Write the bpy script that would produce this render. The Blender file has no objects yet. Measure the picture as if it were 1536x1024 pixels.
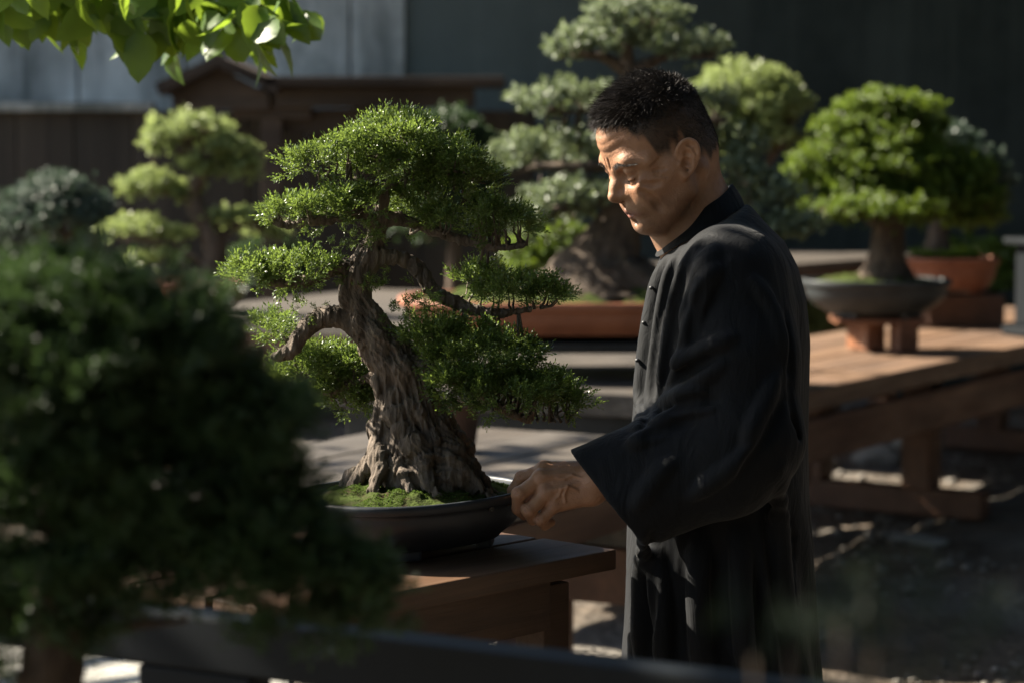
import bpy, bmesh, math, random
import numpy as np
from mathutils import Vector, Matrix
R = math.radians
rng = np.random.default_rng(11)
random.seed(11)
sc = bpy.context.scene
col = sc.collection
def V3(*a): return np.array(a, float)
FPX = 85.0/36.0*1536.0            # focal length in photograph pixels
CAM = np.array([0.0, 0.0, 1.55])
PITCH = math.atan((512-200)/FPX)

def P(px, py, Y):
    """world point at distance Y in front of the camera seen at photo pixel (px, py)"""
    dx = (px-768)/FPX; dy = (512-py)/FPX
    c, s = math.cos(PITCH), math.sin(PITCH)
    d = np.array([dx, c+dy*s, -s+dy*c])
    return CAM + d*(Y/d[1])

def S(Y):                          # metres per photo pixel at distance Y
    return Y/FPX

# ------------------------------------------------------------------ objects
def tag(o, label=None, cat=None, group=None, kind=None):
    if label: o['label'] = label
    if cat: o['category'] = cat
    if group: o['group'] = group
    if kind: o['kind'] = kind
    return o

def thing(name, loc, label, cat, group=None):
    o = bpy.data.objects.new(name, None)
    col.objects.link(o)
    o.location = loc
    o.empty_display_size = 0.05
    return tag(o, label, cat, group)

def adopt(o, parent):
    if parent is not None:
        o.parent = parent
        if parent.type == 'EMPTY':
            o.matrix_parent_inverse = Matrix.Translation(parent.location).inverted()

def link(name, me, mat, parent=None):
    o = bpy.data.objects.new(name, me)
    col.objects.link(o)
    if mat is not None:
        me.materials.append(mat)
    adopt(o, parent)
    return o

def mesh_np(name, V, F, mat, parent=None, smooth=True, attrs=None):
    """V (n,3), F (m,k) arrays (or a list of such face arrays)"""
    Fs = F if isinstance(F, list) else [F]
    Fs = [np.asarray(f, dtype=np.int32) for f in Fs if len(f)]
    me = bpy.data.meshes.new(name)
    V = np.asarray(V, dtype=np.float32)
    me.vertices.add(len(V)); me.vertices.foreach_set('co', V.ravel())
    loops = np.concatenate([f.ravel() for f in Fs])
    counts = np.concatenate([np.full(len(f), f.shape[1], np.int32) for f in Fs])
    starts = np.concatenate([[0], np.cumsum(counts)[:-1]]).astype(np.int32)
    me.loops.add(len(loops)); me.loops.foreach_set('vertex_index', loops)
    me.polygons.add(len(counts)); me.polygons.foreach_set('loop_start', starts)
    if smooth:
        me.polygons.foreach_set('use_smooth', np.ones(len(counts), dtype=bool))
    me.update(calc_edges=True)
    for k, a in (attrs or {}).items():
        at = me.attributes.new(k, 'FLOAT', 'POINT')
        at.data.foreach_set('value', np.asarray(a, dtype=np.float32))
    return link(name, me, mat, parent)

class MB:
    """collects bevelled boxes and prisms into one mesh"""
    def __init__(s): s.bm = bmesh.new()
    def box(s, c, size, rz=0.0, bev=0.004, rx=0.0, ry=0.0):
        b = bmesh.new()
        bmesh.ops.create_cube(b, size=1.0)
        bmesh.ops.scale(b, vec=size, verts=b.verts)
        if bev > 0:
            bmesh.ops.bevel(b, geom=list(b.edges), offset=bev, segments=2, affect='EDGES', profile=0.6)
        M = Matrix.Translation(c) @ Matrix.Rotation(rz, 4, 'Z') @ Matrix.Rotation(ry, 4, 'Y') @ Matrix.Rotation(rx, 4, 'X')
        bmesh.ops.transform(b, matrix=M, verts=b.verts)
        t = bpy.data.meshes.new('tmp'); b.to_mesh(t); b.free()
        s.bm.from_mesh(t); bpy.data.meshes.remove(t)
        return s
    def prism(s, pts, a, b_):
        """polygon of (x,z) pts extruded along y from a to b_"""
        v0 = [s.bm.verts.new((x, a, z)) for x, z in pts]
        v1 = [s.bm.verts.new((x, b_, z)) for x, z in pts]
        n = len(pts)
        s.bm.faces.new(v0); s.bm.faces.new(v1[::-1])
        for i in range(n):
            s.bm.faces.new((v0[(i+1) % n], v0[i], v1[i], v1[(i+1) % n]))
        return s
    def build(s, name, mat, parent=None, smooth=False):
        bmesh.ops.recalc_face_normals(s.bm, faces=s.bm.faces)
        me = bpy.data.meshes.new(name)
        s.bm.to_mesh(me); s.bm.free()
        if smooth:
            for p in me.polygons: p.use_smooth = True
        return link(name, me, mat, parent)

def spline(pts, n):
    """Catmull-Rom through the rows of pts (any width), n samples per span"""
    p = np.asarray(pts, dtype=float)
    p = np.vstack([2*p[0]-p[1], p, 2*p[-1]-p[-2]])
    out = []
    for i in range(1, len(p)-2):
        t = np.linspace(0, 1, n, endpoint=False)[:, None]
        a, b, c, d = p[i-1], p[i], p[i+1], p[i+2]
        out.append(0.5*((2*b)+(-a+c)*t+(2*a-5*b+4*c-d)*t**2+(-a+3*b-3*c+d)*t**3))
    out.append(p[-2][None])
    return np.vstack(out)

def tube(path, rad, seg=8, rough=0.0):
    path = np.asarray(path, float); rad = np.asarray(rad, float)
    n = len(path)
    T = np.gradient(path, axis=0); T /= np.linalg.norm(T, axis=1)[:, None]+1e-9
    up = np.array([0, 0, 1.0]) if abs(T[0][2]) < 0.9 else np.array([1.0, 0, 0])
    N = np.cross(T[0], up); N /= np.linalg.norm(N)
    V = []
    ang = np.linspace(0, 2*np.pi, seg, endpoint=False)
    for i in range(n):
        N = N - T[i]*np.dot(N, T[i]); N /= np.linalg.norm(N)+1e-9
        B = np.cross(T[i], N)
        r = rad[i]*(1+rough*rng.uniform(-1, 1, seg))
        V.append(path[i]+(np.cos(ang)*r)[:, None]*N+(np.sin(ang)*r)[:, None]*B)
    V.append((path[0])[None]); V.append((path[-1])[None])
    V = np.vstack(V)
    a = np.arange(n-1)[:, None]*seg; j = np.arange(seg)[None]; j2 = (j+1) % seg
    Q = np.stack([a+j, a+j2, a+seg+j2, a+seg+j], -1).reshape(-1, 4)
    j = np.arange(seg); j2 = (j+1) % seg
    T1 = np.stack([np.full(seg, n*seg), j2, j], -1)
    T2 = np.stack([np.full(seg, n*seg+1), (n-1)*seg+j, (n-1)*seg+j2], -1)
    return V, Q, np.vstack([T1, T2])

class Soup:
    """many quads/tris in one mesh, with one float attribute 'tint'"""
    def __init__(s): s.V = []; s.Q = []; s.T = []; s.A = []; s.n = 0
    def add(s, V, Q=None, T=None, a=None):
        s.V.append(V)
        if Q is not None and len(Q): s.Q.append(np.asarray(Q)+s.n)
        if T is not None and len(T): s.T.append(np.asarray(T)+s.n)
        s.A.append(np.full(len(V), 0.5) if a is None else np.asarray(a, float))
        s.n += len(V)
    def tube(s, path, rad, seg=6, rough=0.0):
        V, Q, T = tube(path, rad, seg, rough); s.add(V, Q, T)
    def build(s, name, mat, parent=None, smooth=True):
        F = []
        if s.Q: F.append(np.vstack(s.Q))
        if s.T: F.append(np.vstack(s.T))
        return mesh_np(name, np.vstack(s.V), F, mat, parent, smooth, {'tint': np.concatenate(s.A)})

def instances(tV, tF, tA, pos, d, size, soup, tint):
    """copies of a template (grown along +z) at pos, pointing along d"""
    n = len(pos)
    d = d/np.linalg.norm(d, axis=1)[:, None]
    r = rng.normal(size=(n, 3))
    x = np.cross(d, r); x /= np.linalg.norm(x, axis=1)[:, None]
    y = np.cross(d, x)
    V = (tV[None, :, 0:1]*x[:, None]+tV[None, :, 1:2]*y[:, None]+tV[None, :, 2:3]*d[:, None])*size[:, None, None]+pos[:, None]
    m = len(tV)
    F = (tF[None]+(np.arange(n)*m)[:, None, None]).reshape(-1, tF.shape[1])
    A = np.clip(tA[None]*0.6+tint[:, None], 0, 1).reshape(-1)
    if tF.shape[1] == 4: soup.add(V.reshape(-1, 3), Q=F, a=A)
    else: soup.add(V.reshape(-1, 3), T=F, a=A)

# ------------------------------------------------------------------ implicit surfaces
class Field:
    def __init__(s, xs, ys, zs, cap=0.08):
        s.x, s.y, s.z = [np.asarray(a, np.float32) for a in (xs, ys, zs)]
        s.F = np.full((len(xs), len(ys), len(zs)), cap, np.float32)
    def blk(s, lo, hi):
        sl = []; g = []
        for a, l, h in zip((s.x, s.y, s.z), lo, hi):
            i0 = max(0, np.searchsorted(a, l)-1); i1 = min(len(a), np.searchsorted(a, h)+1)
            sl.append(slice(i0, max(i1, i0))); g.append(a[i0:max(i1, i0)])
        return tuple(sl), np.meshgrid(*g, indexing='ij', sparse=True)
    def put(s, lo, hi, fn, k, op='u'):
        m = 1.3*k+0.012
        sl, (X, Y, Z) = s.blk(np.asarray(lo)-m, np.asarray(hi)+m)
        A = s.F[sl]
        if A.size == 0: return
        B = fn(X, Y, Z).astype(np.float32)
        if op == 's': B = -B
        if op == 'u':
            if k <= 0: s.F[sl] = np.minimum(A, B); return
            h = np.clip(0.5+0.5*(A-B)/k, 0, 1)
            s.F[sl] = A+(B-A)*h-k*h*(1-h)
        else:
            if k <= 0: s.F[sl] = np.maximum(A, B); return
            h = np.clip(0.5-0.5*(A-B)/k, 0, 1)
            s.F[sl] = A+(B-A)*h+k*h*(1-h)
    def ball(s, c, r, k=0.01, op='u'):
        c = np.asarray(c, float)
        s.put(c-r, c+r, lambda X, Y, Z: np.sqrt((X-c[0])**2+(Y-c[1])**2+(Z-c[2])**2)-r, k, op)
    def cone(s, a, b, ra, rb, k=0.01, op='u'):
        a = np.asarray(a, float); b = np.asarray(b, float); ab = b-a; L2 = float(ab@ab)+1e-12; rm = max(ra, rb)
        def fn(X, Y, Z):
            t = np.clip(((X-a[0])*ab[0]+(Y-a[1])*ab[1]+(Z-a[2])*ab[2])/L2, 0, 1)
            return np.sqrt((X-a[0]-t*ab[0])**2+(Y-a[1]-t*ab[1])**2+(Z-a[2]-t*ab[2])**2)-(ra+(rb-ra)*t)
        s.put(np.minimum(a, b)-rm, np.maximum(a, b)+rm, fn, k, op)
    def chain(s, pts, rad, k=0.006, op='u'):
        for i in range(len(pts)-1):
            s.cone(pts[i], pts[i+1], rad[i], rad[i+1], k, op)
    def ell(s, c, r, M, k=0.01, op='u'):
        """ellipsoid with axes = rows of M"""
        c = np.asarray(c, float); r = np.asarray(r, float); M = np.asarray(M, float)
        e = np.sqrt(((M*r[:, None])**2).sum(0))
        def fn(X, Y, Z):
            X = X-c[0]; Y = Y-c[1]; Z = Z-c[2]
            q = [M[i, 0]*X+M[i, 1]*Y+M[i, 2]*Z for i in range(3)]
            k0 = np.sqrt(sum((q[i]/r[i])**2 for i in range(3)))
            k1 = np.sqrt(sum((q[i]/r[i]**2)**2 for i in range(3)))+1e-6
            return k0*(k0-1)/k1
        s.put(c-e, c+e, fn, k, op)
    def march(s, o, d, t0, t1, n=400):
        """first point inside along a ray (nearest grid value)"""
        t = np.linspace(t0, t1, n); p = o[None]+d[None]*t[:, None]
        i = [np.clip(np.searchsorted(a, p[:, j]), 0, len(a)-1) for j, a in enumerate((s.x, s.y, s.z))]
        ins = np.nonzero(s.F[i[0], i[1], i[2]] < 0)[0]
        return p[ins[0]] if len(ins) else None
    def mesh(s):
        F = s.F; nx, ny, nz = F.shape
        I = F < 0
        cnt = np.zeros((nx-1, ny-1, nz-1), np.uint8)
        for a in (0, 1):
            for b in (0, 1):
                for c in (0, 1):
                    cnt += I[a:nx-1+a, b:ny-1+b, c:nz-1+c]
        act = np.argwhere((cnt > 0) & (cnt < 8))
        cid = np.full(cnt.shape, -1, np.int32); cid[act[:, 0], act[:, 1], act[:, 2]] = np.arange(len(act))
        corners = [(a, b, c) for a in (0, 1) for b in (0, 1) for c in (0, 1)]
        val = {k: F[act[:, 0]+k[0], act[:, 1]+k[1], act[:, 2]+k[2]] for k in corners}
        pos = {k: np.stack([s.x[act[:, 0]+k[0]], s.y[act[:, 1]+k[1]], s.z[act[:, 2]+k[2]]], -1) for k in corners}
        acc = np.zeros((len(act), 3), np.float64); w = np.zeros(len(act))
        for i, p in enumerate(corners):
            for q in corners[i+1:]:
                if sum(abs(p[j]-q[j]) for j in range(3)) != 1: continue
                m = (val[p] < 0) != (val[q] < 0)
                t = np.where(m, val[p]/np.where(m, val[p]-val[q], 1), 0)
                acc += np.where(m[:, None], pos[p]+(pos[q]-pos[p])*t[:, None], 0); w += m
        V = acc/w[:, None]
        quads = []
        for ax in range(3):
            sl0 = [slice(None)]*3; sl1 = [slice(None)]*3
            sl0[ax] = slice(0, -1); sl1[ax] = slice(1, None)
            A = I[tuple(sl0)]; B = I[tuple(sl1)]
            e = np.argwhere(A != B)
            o1, o2 = [(1, 2), (2, 0), (0, 1)][ax]
            ok = (e[:, o1] > 0) & (e[:, o2] > 0) & (e[:, o1] < F.shape[o1]-1) & (e[:, o2] < F.shape[o2]-1)
            e = e[ok]
            flip = A[e[:, 0], e[:, 1], e[:, 2]]
            def cell(d1, d2):
                c = e.copy(); c[:, o1] -= d1; c[:, o2] -= d2
                return cid[c[:, 0], c[:, 1], c[:, 2]]
            q = np.stack([cell(1, 1), cell(0, 1), cell(0, 0), cell(1, 0)], -1)
            q[~flip] = q[~flip][:, ::-1]
            quads.append(q)
        return V, np.vstack(quads)

def wob(X, Y, Z, f, seed):
    """cheap smooth noise in about -1..1"""
    r = np.random.default_rng(seed); o = 0
    for i in range(4):
        k = r.normal(size=3)*f; p = r.uniform(0, 6.28)
        k2 = r.normal(size=3)*f*0.7
        o = o+np.sin(k[0]*X+k[1]*Y+k[2]*Z+p+1.3*np.sin(k2[0]*X+k2[1]*Y+k2[2]*Z+p*2))
    return o/3.0

def graded(*segs):
    """axis values from (start, stop, step) pieces"""
    out = [np.arange(a, b, st) for a, b, st in segs]
    return np.concatenate(out)
# ------------------------------------------------------------------ materials
class NT:
    def __init__(s, name):
        s.m = bpy.data.materials.new(name); s.m.use_nodes = True
        s.t = s.m.node_tree; s.t.nodes.clear()
        s.out = s.n('ShaderNodeOutputMaterial')
        s.co = s.n('ShaderNodeTexCoord').outputs['Object']
    def n(s, ty, **kw):
        x = s.t.nodes.new(ty)
        for k, v in kw.items(): setattr(x, k, v)
        return x
    def l(s, a, b): s.t.links.new(a, b)
    def map(s, scale=(1, 1, 1), rot=(0, 0, 0), co=None):
        m = s.n('ShaderNodeMapping'); m.inputs['Scale'].default_value = scale; m.inputs['Rotation'].default_value = rot
        s.l(co or s.co, m.inputs['Vector']); return m.outputs[0]
    def noise(s, scale, co=None, detail=6, rough=0.6, dist=0.0):
        x = s.n('ShaderNodeTexNoise'); x.inputs['Scale'].default_value = scale
        x.inputs['Detail'].default_value = detail; x.inputs['Roughness'].default_value = rough
        x.inputs['Distortion'].default_value = dist
        s.l(co or s.co, x.inputs['Vector']); return x.outputs['Fac']
    def vor(s, scale, co=None, feature='F1'):
        x = s.n('ShaderNodeTexVoronoi'); x.feature = feature; x.inputs['Scale'].default_value = scale
        s.l(co or s.co, x.inputs['Vector']); return x.outputs['Distance']
    def ramp(s, fac, stops):
        x = s.n('ShaderNodeValToRGB'); e = x.color_ramp.elements
        while len(e) < len(stops): e.new(0.5)
        for i, (p, c) in enumerate(stops):
            e[i].position = p; e[i].color = (*c, 1) if len(c) == 3 else c
        s.l(fac, x.inputs[0]); return x.outputs[0]
    def rampf(s, fac, a, b, lo=0.0, hi=1.0):
        x = s.n('ShaderNodeMapRange'); x.inputs[1].default_value = a; x.inputs[2].default_value = b
        x.inputs[3].default_value = lo; x.inputs[4].default_value = hi
        s.l(fac, x.inputs[0]); return x.outputs[0]
    def mix(s, f, a, b, mode='MIX'):
        x = s.n('ShaderNodeMix', data_type='RGBA', blend_type=mode)
        for i, v in ((0, f), (6, a), (7, b)):
            if isinstance(v, (int, float)): x.inputs[i].default_value = v
            elif isinstance(v, tuple): x.inputs[i].default_value = (*v, 1)
            else: s.l(v, x.inputs[i])
        return x.outputs[2]
    def math(s, op, a, b=0.0):
        x = s.n('ShaderNodeMath', operation=op)
        for i, v in enumerate((a, b)):
            if isinstance(v, (int, float)): x.inputs[i].default_value = v
            else: s.l(v, x.inputs[i])
        return x.outputs[0]
    def attr(s, name):
        x = s.n('ShaderNodeAttribute'); x.attribute_name = name; return x.outputs['Fac']
    def bump(s, h, strength, dist=0.01, nrm=None):
        x = s.n('ShaderNodeBump'); x.inputs['Strength'].default_value = strength; x.inputs['Distance'].default_value = dist
        s.l(h, x.inputs['Height'])
        if nrm is not None: s.l(nrm, x.inputs['Normal'])
        return x.outputs[0]
    def pr(s, color, rough=0.6, nrm=None, spec=0.5, link=True, **kw):
        b = s.n('ShaderNodeBsdfPrincipled')
        for k, v in (('Base Color', color), ('Roughness', rough)):
            if isinstance(v, (int, float)): b.inputs[k].default_value = v
            elif isinstance(v, tuple): b.inputs[k].default_value = (*v, 1)
            else: s.l(v, b.inputs[k])
        b.inputs['Specular IOR Level'].default_value = spec
        for k, v in kw.items():
            k = k.replace('_', ' ')
            b.inputs[k].default_value = (*v, 1) if isinstance(v, tuple) and len(v) == 3 and b.inputs[k].type == 'RGBA' else v
        if nrm is not None: s.l(nrm, b.inputs['Normal'])
        if link: s.l(b.outputs[0], s.out.inputs[0])
        return b.outputs[0]

def wood(name, dark, light, ang, rough=0.55, scale=1.0, bump=0.5):
    t = NT(name)
    g = t.map((2.2*scale, 26*scale, 26*scale), (0, 0, -ang))
    # rotate first, then stretch along the boards
    m1 = t.map((1, 1, 1), (0, 0, -ang)); g = t.map((2.0*scale, 30*scale, 30*scale), co=m1)
    n1 = t.noise(1.0, g, 8, 0.65, 0.6); n2 = t.noise(2.3, t.map((0.6, 2, 2), co=m1), 4)
    oi = t.n('ShaderNodeObjectInfo').outputs['Random']
    c = t.ramp(n1, [(0.28, dark), (0.72, light)])
    c = t.mix(t.rampf(n2, 0.38, 0.66, 0, 0.8), c, tuple(0.6*x for x in dark))
    c = t.mix(t.rampf(t.noise(9, m1, 5, 0.7), 0.56, 0.7, 0, 0.55), c, tuple(0.5*x+0.12*max(light) for x in light))
    c = t.mix(t.rampf(oi, 0, 1, 0.0, 0.35), c, tuple(0.7*x+0.1*max(light) for x in light))
    r = t.rampf(n2, 0.35, 0.7, rough-0.16, rough+0.2)
    t.pr(c, r, t.bump(n1, bump, 0.004), 0.4)
    return t.m

def leaf(name, dark, light, trans, tmix=0.35, rough=0.4, spec=0.5):
    t = NT(name)
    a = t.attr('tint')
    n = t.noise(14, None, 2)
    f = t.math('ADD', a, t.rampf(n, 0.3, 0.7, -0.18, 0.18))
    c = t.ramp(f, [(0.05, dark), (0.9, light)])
    p = t.pr(c, rough, None, spec, link=False)
    tr = t.n('ShaderNodeBsdfTranslucent')
    tc = t.mix(0.5, c, trans); t.l(tc, tr.inputs[0])
    mx = t.n('ShaderNodeMixShader'); mx.inputs[0].default_value = tmix
    t.l(p, mx.inputs[1]); t.l(tr.outputs[0], mx.inputs[2]); t.l(mx.outputs[0], t.out.inputs[0])
    return t.m

def bark(name, dark, light, scale=1.0, bump=1.0, moss=0.0):
    t = NT(name)
    g = t.map((scale, scale, 0.28*scale))
    n1 = t.noise(70, g, 8, 0.7, 1.2); n2 = t.noise(16, g, 5, 0.6, 0.8); v = t.vor(55, g)
    h = t.math('ADD', t.math('MULTIPLY', n1, 0.6), t.math('MULTIPLY', v, 0.8))
    c = t.ramp(t.math('ADD', t.math('MULTIPLY', n1, 0.6), t.math('MULTIPLY', n2, 0.4)), [(0.33, dark), (0.66, light)])
    if moss > 0:
        c = t.mix(t.rampf(n2, 0.55, 0.75, 0, moss), c, (0.05, 0.075, 0.02))
    t.pr(c, 0.8, t.bump(h, bump, 0.014), 0.3)
    return t.m

M = {}
M['table_dark'] = wood('aged dark table wood', (0.030, 0.015, 0.008), (0.16, 0.085, 0.046), R(47), 0.5, 1.0, 1.0)
M['bench_red'] = wood('reddish bench wood', (0.06, 0.026, 0.013), (0.17, 0.075, 0.038), R(58), 0.55)
M['bench_top'] = wood('weathered bench boards', (0.080, 0.044, 0.026), (0.25, 0.155, 0.095), R(58), 0.6)
M['grey_top'] = wood('silvered bench boards', (0.036, 0.030, 0.025), (0.135, 0.115, 0.095), R(50), 0.6)
M['stand_wood'] = wood('stand wood', (0.10, 0.04, 0.02), (0.26, 0.11, 0.05), R(90), 0.5)
M['shrine_wood'] = wood('gate timber', (0.026, 0.017, 0.011), (0.085, 0.054, 0.034), R(0), 0.7)
M['black_wood'] = wood('black painted timber', (0.008, 0.009, 0.010), (0.03, 0.033, 0.036), R(-30), 0.45, 1, 0.3)
M['bark_main'] = bark('juniper bark', (0.018, 0.013, 0.010), (0.20, 0.155, 0.118), 1.0, 1.0, 0.18)
M['bark_dark'] = bark('old dark bark', (0.02, 0.015, 0.011), (0.13, 0.09, 0.06), 0.6, 1.0, 0.2)
M['bark_pale'] = bark('pale garden bark', (0.03, 0.022, 0.016), (0.14, 0.10, 0.07), 0.5, 0.9)
M['leaf_main'] = leaf('juniper foliage', (0.014, 0.030, 0.007), (0.105, 0.165, 0.036), (0.31, 0.42, 0.07), 0.38, 0.38, 0.5)
M['leaf_grey'] = leaf('grey green foliage', (0.048, 0.068, 0.040), (0.225, 0.27, 0.165), (0.28, 0.36, 0.10), 0.25, 0.48, 0.45)
M['leaf_pale'] = leaf('pale green foliage', (0.08, 0.115, 0.045), (0.36, 0.42, 0.17), (0.42, 0.52, 0.14), 0.38, 0.42, 0.4)
M['leaf_lime'] = leaf('bright green foliage', (0.014, 0.034, 0.005), (0.120, 0.185, 0.016), (0.34, 0.46, 0.04), 0.30, 0.48, 0.45)
M['leaf_blue'] = leaf('blue green foliage', (0.025, 0.045, 0.035), (0.085, 0.12, 0.085), (0.1, 0.16, 0.08), 0.2, 0.45, 0.5)
M['leaf_deep'] = leaf('deep green foliage', (0.009, 0.022, 0.009), (0.038, 0.072, 0.022), (0.08, 0.15, 0.03), 0.25, 0.5, 0.4)
M['leaf_fore'] = leaf('clipped foreground foliage', (0.010, 0.025, 0.009), (0.052, 0.095, 0.032), (0.12, 0.2, 0.05), 0.25, 0.45, 0.4)
M['leaf_dim'] = leaf('dark shrub foliage', (0.006, 0.013, 0.007), (0.024, 0.042, 0.020), (0.04, 0.07, 0.02), 0.12, 0.6, 0.2)
M['leaf_maple'] = leaf('maple leaves', (0.025, 0.06, 0.010), (0.09, 0.17, 0.02), (0.42, 0.58, 0.05), 0.42, 0.4, 0.4)

def glaze():
    t = NT('dark blue grey pot glaze')
    n = t.noise(9, None, 6, 0.6); n2 = t.noise(60, None, 4)
    c = t.ramp(n, [(0.3, (0.010, 0.012, 0.016)), (0.75, (0.030, 0.035, 0.042))])
    t.pr(c, t.rampf(n, 0.3, 0.7, 0.34, 0.55), t.bump(n2, 0.2, 0.002), 0.4)
    return t.m
M['glaze'] = glaze()
def glaze2():
    t = NT('grey green pot glaze')
    n = t.noise(5, None, 6, 0.6)
    c = t.ramp(n, [(0.3, (0.013, 0.016, 0.017)), (0.75, (0.036, 0.042, 0.044))])
    t.pr(c, 0.55, t.bump(n, 0.3, 0.004), 0.35)
    return t.m
M['glaze_grey'] = glaze2()
def terra():
    t = NT('terracotta')
    n = t.noise(6, None, 7, 0.65)
    c = t.ramp(n, [(0.3, (0.15, 0.050, 0.026)), (0.7, (0.30, 0.115, 0.058))])
    t.pr(c, 0.6, t.bump(t.noise(50, None, 4), 0.15, 0.003), 0.4)
    return t.m
M['terra'] = terra()
def moss():
    t = NT('moss cushion')
    n = t.noise(28, None, 6, 0.7); n2 = t.noise(160, None, 4)
    c = t.ramp(n, [(0.36, (0.050, 0.034, 0.020)), (0.46, (0.032, 0.042, 0.010)), (0.72, (0.065, 0.095, 0.018))])
    t.pr(c, 0.95, t.bump(n2, 0.9, 0.006), 0.1)
    return t.m
M['moss'] = moss()
M['moss_blade'] = leaf('moss tips', (0.022, 0.038, 0.006), (0.075, 0.12, 0.02), (0.2, 0.32, 0.04), 0.3, 0.7, 0.2)
def soil():
    t = NT('bare soil')
    n = t.noise(8, None, 9, 0.7); n2 = t.noise(1.1, None, 5, 0.6); v = t.vor(26)
    c = t.ramp(n, [(0.3, (0.040, 0.030, 0.022)), (0.7, (0.17, 0.13, 0.095))])
    c = t.mix(t.rampf(n2, 0.42, 0.62), c, (0.16, 0.145, 0.125))
    h = t.math('ADD', n, t.math('MULTIPLY', v, 0.5))
    t.pr(c, 0.9, t.bump(h, 1.0, 0.05), 0.2)
    return t.m
M['soil'] = soil()
def stone(name, a, b):
    t = NT(name)
    n = t.noise(9, None, 8, 0.65)
    oi = t.n('ShaderNodeObjectInfo').outputs['Random']
    c = t.ramp(n, [(0.3, a), (0.72, b)])
    t.pr(c, 0.85, t.bump(n, 0.7, 0.02), 0.3)
    return t.m
M['clay'] = stone('dull brown clay', (0.05, 0.028, 0.019), (0.12, 0.062, 0.040))
M['stone'] = stone('grey stone', (0.12, 0.115, 0.10), (0.36, 0.345, 0.31))
M['gravel'] = stone('gravel', (0.07, 0.062, 0.054), (0.30, 0.275, 0.24))
def concrete():
    t = NT('weathered concrete')
    st = t.noise(1.0, t.map((2.6, 2.6, 0.22)), 7, 0.65, 0.3)
    n = t.noise(2.2, None, 8, 0.62); f = t.noise(38, None, 5)
    c = t.ramp(n, [(0.3, (0.40, 0.405, 0.365)), (0.7, (0.80, 0.795, 0.73))])
    c = t.mix(t.rampf(st, 0.42, 0.66, 0, 0.9), c, (0.065, 0.075, 0.066))
    c = t.mix(t.rampf(t.noise(1.3, None, 8, 0.7), 0.44, 0.60, 0, 0.75), c, (0.13, 0.145, 0.13))
    t.pr(c, 0.85, t.bump(t.math('ADD', n, t.math('MULTIPLY', f, 0.3)), 0.5, 0.02), 0.3)
    return t.m
M['concrete'] = concrete()
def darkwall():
    t = NT('dark plaster with painted shade')
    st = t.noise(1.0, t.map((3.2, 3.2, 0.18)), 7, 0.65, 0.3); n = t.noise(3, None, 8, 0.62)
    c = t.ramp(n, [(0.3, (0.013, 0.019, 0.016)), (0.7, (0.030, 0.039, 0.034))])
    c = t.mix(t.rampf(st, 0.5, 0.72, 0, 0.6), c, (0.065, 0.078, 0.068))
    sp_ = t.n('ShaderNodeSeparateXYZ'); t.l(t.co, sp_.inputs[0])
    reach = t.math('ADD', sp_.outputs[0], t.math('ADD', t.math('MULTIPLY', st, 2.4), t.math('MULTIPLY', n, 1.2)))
    c = t.mix(t.rampf(reach, 1.0, 3.2, 0.85, 0.0), c, (0.15, 0.17, 0.15))  # paler left, fading into shade to the right; that shade is in the colour
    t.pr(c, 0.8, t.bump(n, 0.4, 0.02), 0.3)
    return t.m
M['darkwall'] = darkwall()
def brownwall():
    t = NT('brown plank wall')
    st = t.noise(1.0, t.map((7, 7, 0.3)), 7, 0.65, 0.3); n = t.noise(3, None, 8, 0.62)
    c = t.ramp(st, [(0.3, (0.022, 0.018, 0.014)), (0.7, (0.075, 0.060, 0.045))])
    c = t.mix(t.rampf(n, 0.45, 0.7, 0, 0.5), c, (0.05, 0.045, 0.036))
    t.pr(c, 0.8, t.bump(st, 0.4, 0.02), 0.3)
    return t.m
M['brownwall'] = brownwall()

def skin():
    t = NT('tanned skin')
    n = t.noise(26, None, 5, 0.6); n2 = t.noise(420, None, 4, 0.6); n3 = t.noise(95, None, 4, 0.6)
    c = t.ramp(n, [(0.3, (0.265, 0.130, 0.072)), (0.7, (0.37, 0.195, 0.112))])
    c = t.mix(t.rampf(n3, 0.50, 0.75, 0, 0.18), c, (0.17, 0.075, 0.042))
    c = t.mix(t.attr('lip'), c, (0.22, 0.090, 0.066))
    c = t.mix(t.math('MULTIPLY', t.attr('scalp'), 0.88), c, (0.020, 0.016, 0.0135))
    c = t.mix(t.math('MULTIPLY', t.attr('beard'), 0.35), c, (0.13, 0.09, 0.07))
    h = t.math('ADD', n2, t.math('MULTIPLY', n3, 1.2))
    t.pr(c, t.rampf(n3, 0.3, 0.7, 0.40, 0.56), t.bump(h, 0.5, 0.0018), 0.4,
         Subsurface_Weight=0.06, Subsurface_Radius=(0.012, 0.004, 0.002), Subsurface_Scale=0.6)
    return t.m
M['skin'] = skin()
def cloth():
    t = NT('black cotton')
    n = t.noise(9, None, 6, 0.6, 0.4); w = t.noise(1.0, t.map((900, 900, 260)), 3)
    cr = t.noise(1.0, t.map((34, 34, 9)), 5, 0.55, 0.8)
    c = t.ramp(n, [(0.3, (0.0024, 0.0029, 0.0038)), (0.7, (0.0048, 0.0057, 0.0073))])
    nb = t.bump(cr, 0.45, 0.011); nb = t.bump(w, 0.18, 0.0012, nb)
    t.pr(c, 0.76, nb, 0.17, Sheen_Weight=0.06, Sheen_Roughness=0.45)
    return t.m
M['cloth'] = cloth()
def plain(name, c, rough, spec=0.5):
    t = NT(name); n = t.noise(30, None, 4)
    t.pr(t.mix(t.rampf(n, 0.3, 0.7, 0, 0.4), c, tuple(0.6*x for x in c)), rough, None, spec); return t.m
M['hair'] = plain('black hair', (0.022, 0.017, 0.014), 0.5, 0.35)
M['brow'] = plain('brow hair', (0.018, 0.015, 0.013), 0.7, 0.2)
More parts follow.
